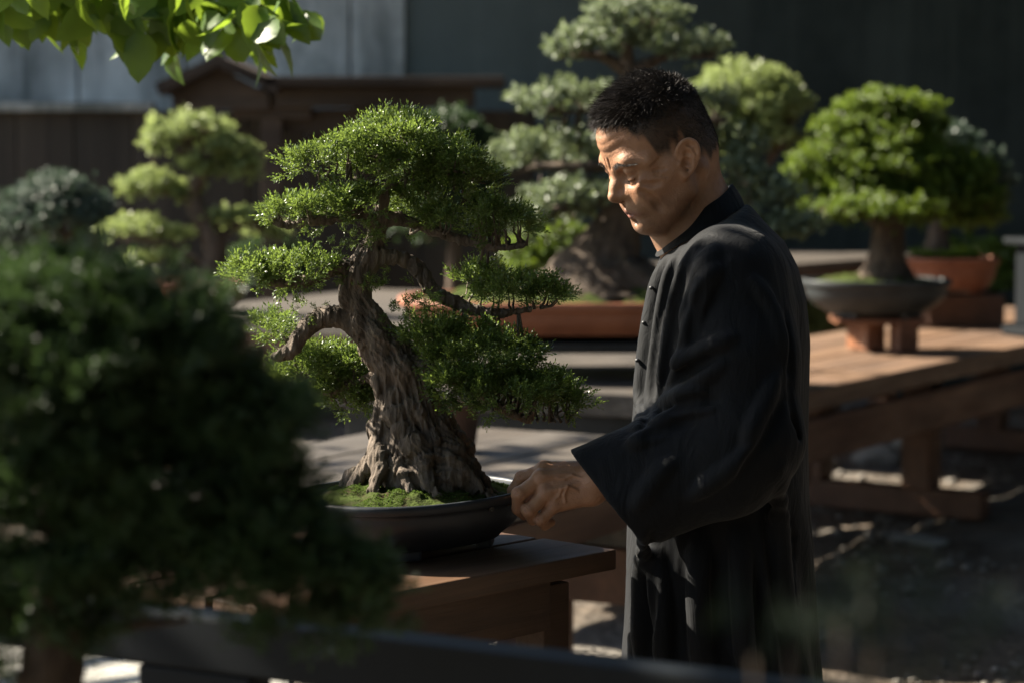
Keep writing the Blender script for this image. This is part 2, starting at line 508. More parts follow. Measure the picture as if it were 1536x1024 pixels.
M['eye'] = plain('dark eye', (0.02, 0.015, 0.012), 0.12)
M['button'] = plain('dark cloth button', (0.02, 0.021, 0.024), 0.5)
M['black_metal'] = plain('black lacquered wood', (0.006, 0.008, 0.010), 0.6, 0.15)
# ------------------------------------------------------------------ ground, walls, gate


gx = graded((-40, -6, 2.0), (-6, 6, 0.06), (6, 40.1, 2.0)); gy = graded((-25, 2.5, 1.5), (2.5, 14.5, 0.06), (14.5, 60.1, 2.5))
GX, GY = np.meshgrid(gx, gy, indexing='ij')
GZ = 0.018*wob(GX, GY, 0*GX, 3.0, 5)+0.010*wob(GX, GY, 0*GX, 9.0, 6)+0.006*wob(GX, GY, 0*GX, 25.0, 8)
def ground_z(x, y): return 0.018*wob(x, y, 0*x, 3.0, 5)+0.010*wob(x, y, 0*x, 9.0, 6)+0.006*wob(x, y, 0*x, 25.0, 8)
idx = np.arange(GX.size).reshape(GX.shape)
gq = np.stack([idx[:-1, :-1], idx[1:, :-1], idx[1:, 1:], idx[:-1, 1:]], -1).reshape(-1, 4)
tag(mesh_np('ground', np.stack([GX, GY, GZ], -1).reshape(-1, 3), gq, M['soil']), kind='structure')

# loose gravel (uncountable) and a handful of rocks
def rock_mesh(n_sub, seed, flat=0.6):
    b = bmesh.new(); bmesh.ops.create_icosphere(b, subdivisions=n_sub, radius=1.0)
    v = np.array([x.co[:] for x in b.verts]); f = np.array([[x.index for x in q.verts] for q in b.faces]); b.free()
    v = v*(1+0.28*wob(v[:, 0], v[:, 1], v[:, 2], 1.6, seed)+0.10*wob(v[:, 0], v[:, 1], v[:, 2], 4.5, seed+1))[:, None]
    v[:, 2] *= flat
    return v, f
grs = Soup()
for k in range(6):
    v, f = rock_mesh(1, 40+k, 0.7)
    n = 900
    px = np.concatenate([rng.uniform(0.4, 4.2, n*2//3), rng.uniform(-1.0, 1.2, n-n*2//3)]); py = rng.uniform(5.0, 12.5, n)
    keep = wob(px, py, 0*px, 2.2, 77) > -0.25
    px, py = px[keep], py[keep]
    s = 0.007*np.exp(rng.normal(0, 0.55, len(px)))+0.004
    a = rng.uniform(0, 6.28, len(px))
    X = (v[None, :, 0]*np.cos(a)[:, None]-v[None, :, 1]*np.sin(a)[:, None])*s[:, None]+px[:, None]
    Y = (v[None, :, 0]*np.sin(a)[:, None]+v[None, :, 1]*np.cos(a)[:, None])*s[:, None]+py[:, None]
    Z = v[None, :, 2]*s[:, None]+(ground_z(px, py)+s*0.3)[:, None]
    F = (f[None]+(np.arange(len(px))*len(v))[:, None, None]).reshape(-1, 3)
    grs.add(np.stack([X, Y, Z], -1).reshape(-1, 3), T=F)
tag(grs.build('gravel', M['gravel']), 'loose gravel scattered over the bare soil', 'gravel', kind='stuff')

def gpt(px, py):                    # the ground under a photo pixel
    Y = 1.55*FPX/(py-200); p = P(px, py, Y); return p
for i, (px, py, w, fl, lab) in enumerate([
        (1312, 697, 34, 0.55, 'pale rounded rock catching the sun left of the bench leg'),
        (1268, 752, 26, 0.6, 'pale rock in front of the bench foot, nearest the gardener'),
        (1235, 705, 22, 0.7, 'small grey rock below the bracket of the long bench'),
        (1352, 668, 18, 0.6, 'small rock in the shade under the long bench apron'),
        (1372, 818, 46, 0.16, 'flat light stone lying in front of the bench foot beam')]):
    p = gpt(px, py); v, f = rock_mesh(3, 60+i, fl); s = w*S(p[1])
    v = v*s+V3(p[0], p[1], ground_z(p[0], p[1])+0.25*fl*s)
    tag(mesh_np('rock', v, f, M['stone']), lab, 'rock', 'rocks on the soil by the long bench')

def wall(name, mat, x0, x1, y, h, th, label, cap=None, parent=None):
    m = MB(); m.box(((x0+x1)/2, y+th/2, h/2-0.1), (x1-x0, th, h+0.2), bev=0.01)
    return m.build(name, mat)
# pale concrete wall made of tall panels, dark plastered wall beside it
t = thing('concrete_wall', (-3.5, 14, 0), 'tall pale grey concrete panel wall at the back left', 'wall')
x = -9.0
for w in (1.9, 1.55, 1.6, 1.45, 0.62, 0.95, 0.32):
    MB().box((x+w/2, 14.1, 2.2), (w-0.012, 0.2, 4.8), bev=0.012).build('panel', M['concrete'], t); x += w
MB().box(((x-9)/2, 14.19, 2.15), (x+9, 0.1, 4.6), bev=0).build('backing', M['concrete'], t)
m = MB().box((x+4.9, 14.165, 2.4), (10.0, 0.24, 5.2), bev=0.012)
tag(m.build('garden_wall', M['darkwall']), 'tall streaked dark green plaster wall with painted-in shade filling the right background', 'wall')
t = thing('plank_wall', (-2.5, 13, 0), 'low brown plank wall with a pale coping below the concrete wall', 'wall')
x = -7.0; k = 0
while x < 0.1:
    MB().box((x+0.155, 13.05, 0.80), (0.305, 0.05+0.006*(k % 3), 1.74), bev=0.005).build('plank', M['brownwall'], t); x += 0.31; k += 1
MB().box((-4.47, 13.05, 1.69), (5.1, 0.20, 0.05), bev=0.008).build('coping', M['concrete'], t)

# small roofed garden gate
G = 12.35; q = S(G)
def gp(px, py): p = P(px, py, G); return p[0], p[2]
t = thing('garden_gate', (gp(412, 400)[0], G, 0), 'brown timber garden gate with a small gabled roof and long lean-to eave', 'gate')
(xl, zl), (xp, zp), (xr, zr) = gp(247, 128), gp(338, 86), gp(430, 126)
th = 0.055
m = MB(); m.prism([(xl, zl), (xp, zp), (xp, zp-th), (xl+0.02, zl-th)], G-0.35, G+0.75)
m.prism([(xp+0.001, zp), (xr, zr), (xr-0.02, zr-th), (xp+0.001, zp-th)], G-0.35, G+0.75)
m.build('gable_roof', M['shrine_wood'], t)
m = MB(); m.prism([(xl+0.07, zl-th-0.004), (xp, zp-th-0.004), (xr-0.07, zr-th-0.004), (xr-0.07, zr-0.13), (xl+0.07, zl-0.13)], G-0.22, G-0.17)
m.build('gable_board', M['shrine_wood'], t)
m = MB(); m.box((xp, G-0.30, zp+0.03), (0.045, 0.05, 0.16), bev=0.006); m.build('finial', M['shrine_wood'], t)
x0, z0 = gp(405, 122); x1, z1 = gp(757, 118)
MB().box(((x0+x1)/2, G+0.1, z1-0.02), (x1-x0, 0.9, 0.045), bev=0.006).build('eave_roof', M['shrine_wood'], t)
MB().box(((x0+x1)/2-0.05, G-0.18, z1-0.10), (x1-x0-0.2, 0.07, 0.10), bev=0.006).build('beam', M['shrine_wood'], t)
MB().box(((x0+x1)/2-0.2, G-0.05, z1-0.215), (x1-x0-0.55, 0.06, 0.12), bev=0.006).build('beam', M['shrine_wood'], t)
xx = gp(412, 200)[0]
MB().box((xx, G-0.1, 0.86), (0.105, 0.105, 1.86), bev=0.006).build('post', M['shrine_wood'], t)
MB().box((xx+0.42, G+0.55, 0.86), (0.105, 0.105, 1.86), bev=0.006).build('post', M['shrine_wood'], t)
MB().box((xx, G-0.1, 1.70), (0.40, 0.12, 0.16), bev=0.01).build('bracket', M['shrine_wood'], t)

# grassy bank and clipped hedge behind the long bench
hs = Soup()
# ------------------------------------------------------------------ benches and tables
def bench(name, label, cat, A, B, z, width, n, th, top, frame, group=None, apron=0.1, inset=0.05, drop=0.0,
          legs=(), leg_w=0.09, foot=None, bev=0.004, end_apron=True, inset_u=None, gap=0.007):
    iu = inset if inset_u is None else inset_u
    A = np.array(A, float); B = np.array(B, float); L = np.linalg.norm(B-A); u = (B-A)/L; v = np.array([-u[1], u[0]]); a = math.atan2(u[1], u[0])
    t = thing(name, (*(A+u*L/2+v*width/2), 0), label, cat, group)
    w = width/n
    for i in range(n):
        c = A+u*(L/2+rng.uniform(-0.006, 0.006))+v*(w*(i+0.5)); 
        MB().box((*c, z-th/2+rng.uniform(-0.0015, 0.0015)), (L, w-gap, th), a, bev).build('plank', top, t)
    za = z-th-drop-apron/2-0.002
    for off in (inset, width-inset):
        c = A+u*L/2+v*off
        MB().box((*c, za), (L-2*iu-0.02, 0.04, apron), a, bev).build('apron', frame, t)
    if end_apron:
        for off in (iu+0.01, L-iu-0.01):
            c = A+u*off+v*width/2
            MB().box((*c, za), (0.04, width-2*inset-0.046, apron-0.004), a, bev).build('apron', frame, t)
    if drop > 0:
        for off in np.linspace(0.15, L-0.15, 4):
            c = A+u*off+v*width/2
            MB().box((*c, z-th-drop/2-0.001), (0.07, width-0.1, drop), a, bev).build('batten', frame, t)
    zl = z-th-0.004
    for (lu, lv) in legs:
        c = A+u*lu+v*lv; z0 = 0.115 if foot else 0.0
        MB().box((*c, (zl+z0)/2-0.01), (leg_w, leg_w, zl-z0), a, bev).build('leg', frame, t)
    if foot:
        for fu in sorted({l[0] for l in legs}):
            c = A+u*fu+v*(foot[0]+foot[1])/2
            MB().box((*c, 0.055), (0.10, foot[1]-foot[0], 0.11), a, 0.008).build('foot_beam', frame, t)
    return t, A, u, v, a

# main table under the juniper
C = np.array([0.153, 3.47]); a47 = R(47+180)
u = np.array([math.cos(R(47)), math.sin(R(47))])
bench('display_table', 'dark brown plank table carrying the juniper bonsai in the middle', 'table', C-u*0.64, C, 0.95, 0.46, 3, 0.030,
      M['table_dark'], M['table_dark'], apron=0.075, inset=0.05, inset_u=0.10, gap=0.009,
      legs=((0.26, 0.065), (0.26, 0.395), (0.55, 0.065), (0.55, 0.395)), leg_w=0.055, bev=0.003)

# long bench at the right
u58 = np.array([math.cos(R(58)), math.sin(R(58))]); A0 = np.array([0.99, 8.15])
t, A, u_, v_, a_ = bench('long_bench', 'long reddish brown wooden bench on trestle legs at the right', 'bench', A0-u58*0.85, A0+u58*4.2, 0.68, 0.95, 4, 0.075,
      M['bench_top'], M['bench_red'], apron=0.15, inset=0.03, drop=0.03, gap=0.014, legs=((0.5, 0.30), (0.5, 0.78), (2.62, 0.30), (2.62, 0.78), (4.7, 0.3), (4.7, 0.78)),
      leg_w=0.125, foot=(0.02, 1.02), bev=0.008)
c = A0+u58*0.02+v_*0.06
m = MB(); m.prism([(-0.12, 0), (0.10, 0), (0.10, -0.05), (0.05, -0.13), (-0.03, -0.17), (-0.12, -0.17)], -0.035, 0.035)
o = m.build('bracket', M['bench_red'], t); o.matrix_parent_inverse = Matrix.Translation(t.location).inverted()
o.location = (c[0], c[1], 0.425); o.rotation_euler = (0, 0, a_)

# bench with the great root bonsai, middle distance
bench('bench', 'brown bench under the big terracotta pot behind the gardener', 'bench', (-0.62, 7.45), (0.56, 7.05), 0.78, 1.45, 6, 0.07,
      M['grey_top'], M['black_wood'], 'plank benches behind the juniper', apron=0.14, inset=0.08, legs=((0.15, 0.15), (1.1, 0.15), (0.15, 1.3), (1.1, 1.3)), leg_w=0.1)
uB = np.array([0.5, 0.866]); pB = np.array([0.106, 5.32])
bench('bench', 'grey topped bench with reddish apron just behind the hand', 'bench', pB-uB*0.45, pB+uB*1.0, 0.75, 1.0, 5, 0.035,
      M['grey_top'], M['bench_red'], 'plank benches behind the juniper', apron=0.085, inset=0.02, legs=((0.38, 0.07), (1.3, 0.12), (1.3, 0.88), (0.1, 0.55)), leg_w=0.07)
bench('low_bench', 'low thick plank bench below the grey topped bench', 'bench', (-0.1, 6.55), (0.62, 6.22), 0.50, 0.42, 2, 0.05,
      M['grey_top'], M['bench_red'], 'plank benches behind the juniper', apron=0.15, inset=0.012, legs=((0.1, 0.1), (0.68, 0.1), (0.1, 0.32), (0.68, 0.32)), leg_w=0.08)
bench('bench', 'sunlit grey bench in the back left behind the juniper trunk', 'bench', (-1.62, 10.05), (-0.05, 9.15), 0.80, 1.9, 6, 0.05,
      M['grey_top'], M['bench_red'], 'plank benches behind the juniper', apron=0.12, inset=0.06, legs=((0.15, 0.15), (1.65, 0.15), (0.15, 1.7), (1.65, 1.7)), leg_w=0.1)
bench('bench', 'grey bench seen past the gardener\'s shoulder', 'bench', (1.05, 11.1), (2.1, 12.4), 0.93, 0.75, 4, 0.05,
      M['grey_top'], M['bench_red'], 'plank benches behind the juniper', apron=0.12, inset=0.05, legs=((0.15, 0.12), (1.5, 0.12), (0.15, 0.65), (1.5, 0.65)), leg_w=0.1)

# pale stone slab table low at the left
t = thing('stone_table', (-1.0, 5.2, 0), 'low pale stone slab table behind the dark foreground tree', 'table')
MB().box((-0.95, 4.62, 0.51), (1.05, 1.5, 0.08), R(4), 0.015).build('slab', M['stone'], t)
for y in (4.2, 5.0): MB().box((-0.95, y, 0.235), (0.7, 0.2, 0.46), R(4), 0.015).build('support', M['stone'], t)

# black railing in the foreground
a = P(-170, 862, 2.42); b = P(1330, 1036, 1.90); d = b-a; L = np.linalg.norm(d[:2]); ang = math.atan2(d[1], d[0])
zt = (a[2]+b[2])/2; c = (a+b)/2
t = thing('railing', (c[0], c[1], 0), 'blurred black timber railing crossing the bottom of the foreground', 'railing')
MB().box((c[0], c[1], zt-0.026), (L+0.3, 0.042, 0.052), ang, 0.004).build('top_rail', M['black_metal'], t)
for s_ in (-0.40, -0.13, 0.42):
    pp = c[:2]+np.array([math.cos(ang), math.sin(ang)])*s_*L
    MB().box((pp[0], pp[1]+0.004, (zt-0.054)/2), (0.05 if s_ != -0.13 else 0.13, 0.034, zt-0.054), ang, 0.004).build('post', M['black_metal'], t)
MB().box((c[0], c[1]+0.002, zt-0.40), (L+0.2, 0.035, 0.05), ang, 0.004).build('lower_rail', M['black_metal'], t)

# dark lantern box standing on the long bench at the picture's right edge
lp = P(1575, 505, 10.35); lz = 0.683
t = thing('lantern', (lp[0], lp[1], lz), 'black square wooden lantern box at the right end of the bench', 'lantern')
MB().box((lp[0], lp[1], lz+0.02), (0.30, 0.30, 0.04), R(20), 0.008).build('base', M['black_metal'], t)
MB().box((lp[0], lp[1], lz+0.215), (0.22, 0.22, 0.345), R(20), 0.008).build('body', M['black_metal'], t)
MB().box((lp[0], lp[1], lz+0.405), (0.30, 0.30, 0.03), R(20), 0.008).build('cap', M['black_metal'], t)

# unseen walls added behind the camera and to the right to cut sky fill
tag(MB().box((3.2, -4.6, 2.2), (11.4, 0.25, 4.8), bev=0.012).build('garden_wall', M['darkwall']), 'added dark wall behind the camera, blocking low sky light', 'wall')
tag(MB().box((8.6, 4.6, 2.2), (0.25, 18.0, 4.8), bev=0.012).build('garden_wall', M['darkwall']), 'added dark wall off to the right, out of the picture, blocking sky light', 'wall')
# ------------------------------------------------------------------ pots and bonsai
def oval_pot(c, a, b, z0, h, mat, parent, rim=0.018, foot=0.02, ang=0.0, taper=0.72, lip=0.010, n=96, p=2.3, bulge=0.05, feet=4):
    """oval bowl: outer profile up, over the lip, down inside"""
    prof = [(taper*0.86, foot+0.0), (taper, foot), (taper+0.02, foot+0.004)]
    k = 10
    for i in range(1, k+1):
        s = i/k
        prof.append((taper+(0.955-taper)*(s**0.75)+bulge*math.sin(s*math.pi)*0.5, foot+0.004+(h-rim-foot-0.004)*s))
    prof += [(0.972, h-rim+0.001), (0.990, h-rim+0.003), (1.0, h-rim*0.75), (1.0, h-0.004), (0.992, h), (0.955, h), (0.945, h-0.003), (0.94, h-lip), (0.935, h-0.3*h)]
    th = np.linspace(0, 2*np.pi, n, endpoint=False)
    ux = np.sign(np.cos(th))*np.abs(np.cos(th))**(2/p); uy = np.sign(np.sin(th))*np.abs(np.sin(th))**(2/p)
    V = []; ca, sa = math.cos(ang), math.sin(ang)
    for r, z in prof:
        x = a*ux*r; y = b*uy*r
        V.append(np.stack([c[0]+x*ca-y*sa, c[1]+x*sa+y*ca, np.full(n, z0+z)], -1))
    V = np.vstack(V); m = len(prof)
    i = np.arange(m-1)[:, None]*n; j = np.arange(n)[None]; j2 = (j+1) % n
    Q = np.stack([i+j, i+j2, i+n+j2, i+n+j], -1).reshape(-1, 4)
    V = np.vstack([V, [[c[0], c[1], z0+foot]], [[c[0], c[1], z0+h*0.7]]])
    jj = np.arange(n); T = np.vstack([np.stack([np.full(n, m*n), (jj+1) % n, jj], -1), np.stack([np.full(n, m*n+1), (m-1)*n+jj, (m-1)*n+(jj+1) % n], -1)])
    o = mesh_np('pot', V, [Q, T], mat, parent)
    for f in range(feet):
        t = (f+0.5)/feet*2*math.pi
        x, y = a*taper*0.88*math.cos(t), b*taper*0.88*math.sin(t)
        MB().box((c[0]+x*ca-y*sa, c[1]+x*sa+y*ca, z0+foot/2+0.001), (a*0.30, b*0.16, foot), ang+math.atan2(b*math.cos(t)*1.0, -a*math.sin(t)), 0.004).build('foot', mat, o)
    return o

def mound(c, a, b, z, h, mat, parent, name='moss', ang=0.0, n=72, seed=3, k=0.10, p=2.3, lump=0.45):
    th = np.linspace(0, 2*np.pi, n, endpoint=False); V = []; ca, sa = math.cos(ang), math.sin(ang)
    ux = np.sign(np.cos(th))*np.abs(np.cos(th))**(2/p); uy = np.sign(np.sin(th))*np.abs(np.sin(th))**(2/p)
    rs = np.linspace(1, 0.02, 34)
    for r in rs:
        x = a*ux*r; y = b*uy*r
        z_ = z+h*(1-r**2)+h*lump*min(1, 3*(1-r))*wob(x, y, 0*x, 60/ (a/0.17), seed)+h*0.45*lump*min(1, 4*(1-r))*wob(x, y, 0*x, 190/(a/0.17), seed+1)
        V.append(np.stack([c[0]+x*ca-y*sa, c[1]+x*sa+y*ca, z_], -1))
    V = np.vstack(V); m = len(rs)
    i = np.arange(m-1)[:, None]*n; j = np.arange(n)[None]; j2 = (j+1) % n
    Q = np.stack([i+j, i+j2, i+n+j2, i+n+j], -1).reshape(-1, 4)
    V = np.vstack([V, V[-n:].mean(0)[None]]); jj = np.arange(n)
    T = np.stack([np.full(n, m*n), (m-1)*n+jj, (m-1)*n+(jj+1) % n], -1)
    return mesh_np(name, V, [Q, T], mat, parent), V

# ---- leaf templates, grown along +z with unit length
def tmpl_juniper(nb=5, nl=8, lw=0.044, ll=0.19):
    V = []; F = []; A = []
    r = np.random.default_rng(3)
    stems = [(V3(0, 0, 0), V3(0, 0, 1.0))]
    for b in range(nb):
        az = b*2.4; z0 = 0.15+0.5*b/nb
        stems.append((V3(0, 0, z0), V3(0.30*math.cos(az), 0.30*math.sin(az), z0+0.48)))
    for (s, e) in stems:
        d = e-s; L = np.linalg.norm(d); d /= L
        x = np.cross(d, V3(0.3, 0.9, 0.2)); x /= np.linalg.norm(x); y = np.cross(d, x)
        n = nl if L > 0.8 else nl-2
        for i in range(n+1):
            t = 0.12+0.88*i/n; az = i*2.4+r.uniform(0, 1)
            o = math.cos(az)*x+math.sin(az)*y
            dd = d*0.95+o*(0.55 if i < n else 0.1); dd /= np.linalg.norm(dd); w = np.cross(dd, d*0.3+V3(r.normal(), r.normal(), r.normal())*0.6); w /= np.linalg.norm(w)
            p = s+d*L*t*0.92; l = ll*r.uniform(0.8, 1.2)
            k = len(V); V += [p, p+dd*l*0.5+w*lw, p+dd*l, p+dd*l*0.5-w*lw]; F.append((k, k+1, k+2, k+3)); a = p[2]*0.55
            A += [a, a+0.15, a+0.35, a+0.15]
    return np.array(V), np.array(F), np.array(A)-0.25

def tmpl_leaves(n=7, lw=0.24, ll=0.62, spread=0.9, seed=5):
    V = []; F = []; A = []; r = np.random.default_rng(seed)
    for i in range(n):
        az = i*2.4+r.uniform(0, 0.6); o = V3(math.cos(az), math.sin(az), 0)
        p = V3(0, 0, 0.12+0.38*i/n); dd = o*spread*(1-0.5*i/n)+V3(0, 0, 0.55+0.5*i/n); dd /= np.linalg.norm(dd)
        w = np.cross(dd, V3(0, 0, 1)); w /= np.linalg.norm(w)+1e-9; up = np.cross(w, dd); l = ll*r.uniform(0.75, 1.15)
        k = len(V)
        V += [p, p+dd*l*0.55+w*lw*l+up*0.05*l, p+dd*l-up*0.1*l, p+dd*l*0.55-w*lw*l+up*0.05*l]
        F.append((k, k+1, k+2, k+3)); a = i/n*0.5
        A += [a, a+0.1, a+0.25, a+0.1]
    return np.array(V), np.array(F), np.array(A)-0.2

T_JUN = tmpl_juniper(); T_LEAF = tmpl_leaves(); T_FINE = tmpl_leaves(9, 0.16, 0.55, 1.0, 8)
T_NEED = tmpl_juniper(3, 6, 0.03, 0.36)

def foliage_points(c, r, n_cl, n_per, cl_r, low=0.35, fill=0.25):
    """clumps over an ellipsoid c, r=(rx,ry,rz): positions, directions, tint"""
    d = rng.normal(size=(n_cl*3, 3)); d /= np.linalg.norm(d, axis=1)[:, None]
    flip = (d[:, 2] < -0.15) & (rng.random(len(d)) > low); d[flip, 2] *= -1
    d = d[:n_cl]
    q = rng.uniform(0.72, 1.02, n_cl)
    inner = rng.random(n_cl) < fill; q[inner] *= rng.uniform(0.3, 0.85, inner.sum())
    cc = c+d*r*q[:, None]
    bot = cc[:, 2] < c[2]-0.45*r[2]; cc[bot, 2] = c[2]-0.45*r[2]+rng.uniform(-0.1, 0.1, bot.sum())*r[2]
    k = np.repeat(np.arange(n_cl), n_per)
    off = rng.normal(size=(len(k), 3))*cl_r*np.array([0.75, 0.75, 0.5])
    pos = cc[k]+off
    out = d[k]*np.array([1, 1, 0.8]); dirn = out*0.7+V3(0, 0, 0.55)+off/cl_r*0.35+rng.normal(size=(len(k), 3))*0.32
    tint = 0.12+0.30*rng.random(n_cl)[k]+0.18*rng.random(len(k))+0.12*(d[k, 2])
    return pos, dirn, tint, cc

def pad(parent, c, r, n_cl, n_per, cl_r, size, tmpl, mat, name='foliage_pad', **kw):
    pos, dirn, tint, cc = foliage_points(np.asarray(c, float), np.asarray(r, float), n_cl, n_per, cl_r, **kw)
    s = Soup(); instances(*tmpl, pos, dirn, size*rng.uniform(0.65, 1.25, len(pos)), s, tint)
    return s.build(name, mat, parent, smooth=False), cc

def twigs(soup, base, cc, r0, frac=0.6, droop=0.15):
    """thin wood from the branch end points (base rows) to the clump centres"""
    base = np.asarray(base, float)
    for c in cc:
        if rng.random() > frac: continue
        b = base[np.argmin(((base-c)**2).sum(1))]
        L = np.linalg.norm(c-b)
        m = (b+c)/2+V3(0, 0, -droop*L)+rng.normal(size=3)*0.06*L
        m2 = b*0.3+c*0.7+V3(0, 0, -droop*0.7*L)+rng.normal(size=3)*0.05*L
        p = spline([b, m, m2, c], 3)
        soup.tube(p, np.linspace(r0, r0*0.3, len(p)), 5, 0.15)

def branch_px(pts, Y, n=6):
    """[(px,py,dY,r_px)] -> path, radii"""
    p = np.array([[*P(a[0], a[1], Y+a[2]), a[3]*S(Y)] for a in pts])
    s = spline(p, n)
    return s[:, :3], np.maximum(s[:, 3], 0.0008)

def simple_tree(name, label, cat, Y, trunk, branches, pads, leafmat, barkmat, tmpl, leaf_px, dens=1.0, group=None, pot=None, cl_px=16, root=None, base=None, low=0.3, fill=0.25, flare=None):
    s = S(Y)
    p0, r0 = branch_px(trunk, Y)
    t = thing(name, tuple(base if base is not None else p0[0]), label, cat, group)
    sp = Soup()
    sp.tube(p0, r0, 14, 0.07)
    if flare:
        n, reach, dz = flare
        for i in range(n):
            a = i/n*6.28+rng.uniform(-0.25, 0.25); rr = r0[0]
            e = p0[0]+V3(math.cos(a), math.sin(a)*0.8, 0)*reach*rng.uniform(0.7, 1.15)+V3(0, 0, -dz*rng.uniform(0.7, 1))
            st = p0[min(len(p0)-1, 5)]+V3(math.cos(a), math.sin(a), 0)*rr*0.35
            m = p0[0]*0.5+e*0.5+V3(math.cos(a), math.sin(a), 0.25)*rr*0.18+V3(0, 0, dz*0.25)
            q_ = spline([st, m, e], 6); sp.tube(q_, np.linspace(rr*0.42, rr*0.12, len(q_)), 8, 0.12)
    ends = [p0[len(p0)//2:]]
    for b in branches:
        p, r = branch_px(b, Y); sp.tube(p, r, 8, 0.1); ends.append(p[len(p)//3:])
    ends = np.vstack(ends)
    allc = []
    for pd in pads:
        px, py, rx, rz = pd[:4]; dY = pd[4] if len(pd) > 4 else 0.0; f = pd[5] if len(pd) > 5 else 0.85
        c = P(px, py, Y+dY); r = np.array([rx*s, rx*s*f, rz*s])
        area = rx*rz*(1+f)
        n_cl = max(5, int(area/150*dens*16**2/cl_px**2))
        _, cc = pad(t, c, r, n_cl, 9, cl_px*s, leaf_px*s, tmpl, leafmat, low=low, fill=fill); allc.append(cc)
    twigs(sp, ends, np.vstack(allc), 2.2*s, 0.35)
    sp.build('trunk', barkmat, t)
    return t
# ------------------------------------------------------------------ the juniper bonsai on the table
JY = 3.46
jc = np.array([-0.145, JY])
jt = thing('bonsai_tree', (jc[0], jc[1], 0.953), 'juniper bonsai with gnarled trunk in a dark oval pot, sharp in the middle', 'bonsai')
JZ = 0.9525
jpot = oval_pot(jc, 0.185, 0.142, JZ, 0.086, M['glaze'], jt, rim=0.016, foot=0.016, ang=R(47), taper=0.74, bulge=0.10)
jm, jmV = mound(jc, 0.170, 0.130, JZ+0.077, 0.025, M['moss'], jt, ang=R(47), n=140, lump=0.22)
# moss tips
n = 16000; k = rng.integers(0, len(jmV), n); k2 = np.clip(k+rng.integers(-1, 2, n), 0, len(jmV)-1)
w_ = rng.random(n)[:, None]; pos = jmV[k]*w_+jmV[k2]*(1-w_)
keep = wob(pos[:, 0], pos[:, 1], pos[:, 2]*0, 45, 21) > -0.05; pos = pos[keep]
s = Soup(); instances(*T_FINE, pos-V3(0, 0, 0.0006), rng.normal(size=(len(pos), 3))*0.5+V3(0, 0, 1), 0.0034*rng.uniform(0.6, 1.4, len(pos)), s, 0.3+0.4*rng.random(len(pos)))
tag(s.build('moss_tips', M['moss_blade'], jt, smooth=False), kind='stuff')

F = Field(np.arange(-0.36, 0.03, 0.0016), np.arange(JY-0.13, JY+0.14, 0.0016), np.arange(1.02, 1.48, 0.0016))
trunk = [(634, 732, 0, 70), (630, 700, 0, 60), (624, 660, 0, 48), (611, 605, 0, 41), (596, 562, 0, 39), (575, 525, 0, 36), (552, 488, 0, 30),
         (536, 455, 0, 24), (531, 425, 0, 21), (540, 400, 0, 21), (556, 375, 0.005, 16), (566, 345, 0.01, 12), (572, 310, 0.01, 10), (578, 270, 0.01, 8), (585, 225, 0.005, 5)]
tp, tr = branch_px(trunk, JY, 8)
F.chain(tp, tr*0.66, 0.006)
nk = 9
for kk in range(nk):
    ph = kk/nk*2*math.pi; off = rng.uniform(0.56, 0.74); rad = rng.uniform(0.30, 0.46)
    L = np.linspace(0, 1, len(tp)); tw = ph+L*4.2+0.5*np.sin(L*9+kk)
    q_ = tp+np.stack([np.cos(tw), np.sin(tw), 0*tw], -1)*(tr*off)[:, None]
    rr = tr*rad*(1+0.22*np.sin(L*31+kk*2.1)+0.12*np.sin(L*71+kk))
    F.chain(q_[:len(tp)-12], rr[:len(tp)-12], 0.0022)
def rootchain(az, reach, r0, seed, h0):
    """a root that leaves the trunk at height h0, runs down it and then out over the soil"""
    r = np.random.default_rng(seed); n = 18; pts = []; rd = []; w1, w2 = r.uniform(-1, 1, 2)
    for i in range(n+1):
        q_ = i/n; z = tp[0][2]+0.006+h0*(1-q_)**1.5
        cx = np.array([np.interp(z, tp[:, 2], tp[:, 0]), np.interp(z, tp[:, 2], tp[:, 1])]); rt_ = np.interp(z, tp[:, 2], tr)
        rad = min(rt_, 0.062)*0.92+reach*q_**2.0
        a_ = az-0.55*(1-q_)+0.16*math.sin(q_*6+w1*3)+0.10*math.sin(q_*13+w2*3)
        pts.append(V3(cx[0]+rad*math.cos(a_), cx[1]+rad*math.sin(a_)*0.85, z-0.010*max(0, q_-0.55)/0.45-0.030*(max(0.0, rad-0.075)/0.08)**1.3+0.003*math.sin(q_*19+w2*5)))
        rd.append(r0*(0.72+0.5*math.sin(math.pi*min(1, q_*1.25))-0.42*q_)*(1+0.16*r.normal()))
    F.chain(pts, np.clip(rd, 0.0035, 1), 0.0022)
    for j in range(3):
        i = r.integers(13, 18); a2 = az+r.choice([-1, 1])*r.uniform(0.5, 1.0); d2 = V3(math.cos(a2), math.sin(a2)*0.85, 0)
        b = [pts[i]+d2*r.uniform(0.03, 0.045)*q_+V3(0, 0, -0.030*q_) for q_ in np.linspace(0, 1, 6)]
        F.chain(b, np.linspace(max(rd[i], 0.004)*0.8, 0.0028, 6), 0.002)
for i, az in enumerate(np.linspace(0, 2*math.pi, 15, endpoint=False)):
    rootchain(az+rng.uniform(-0.15, 0.15), rng.uniform(0.060, 0.090)+0.022*max(0, -math.cos(az))+0.012*max(0, -math.sin(az)), rng.uniform(0.0115, 0.0185), 100+i, rng.uniform(0.07, 0.15))
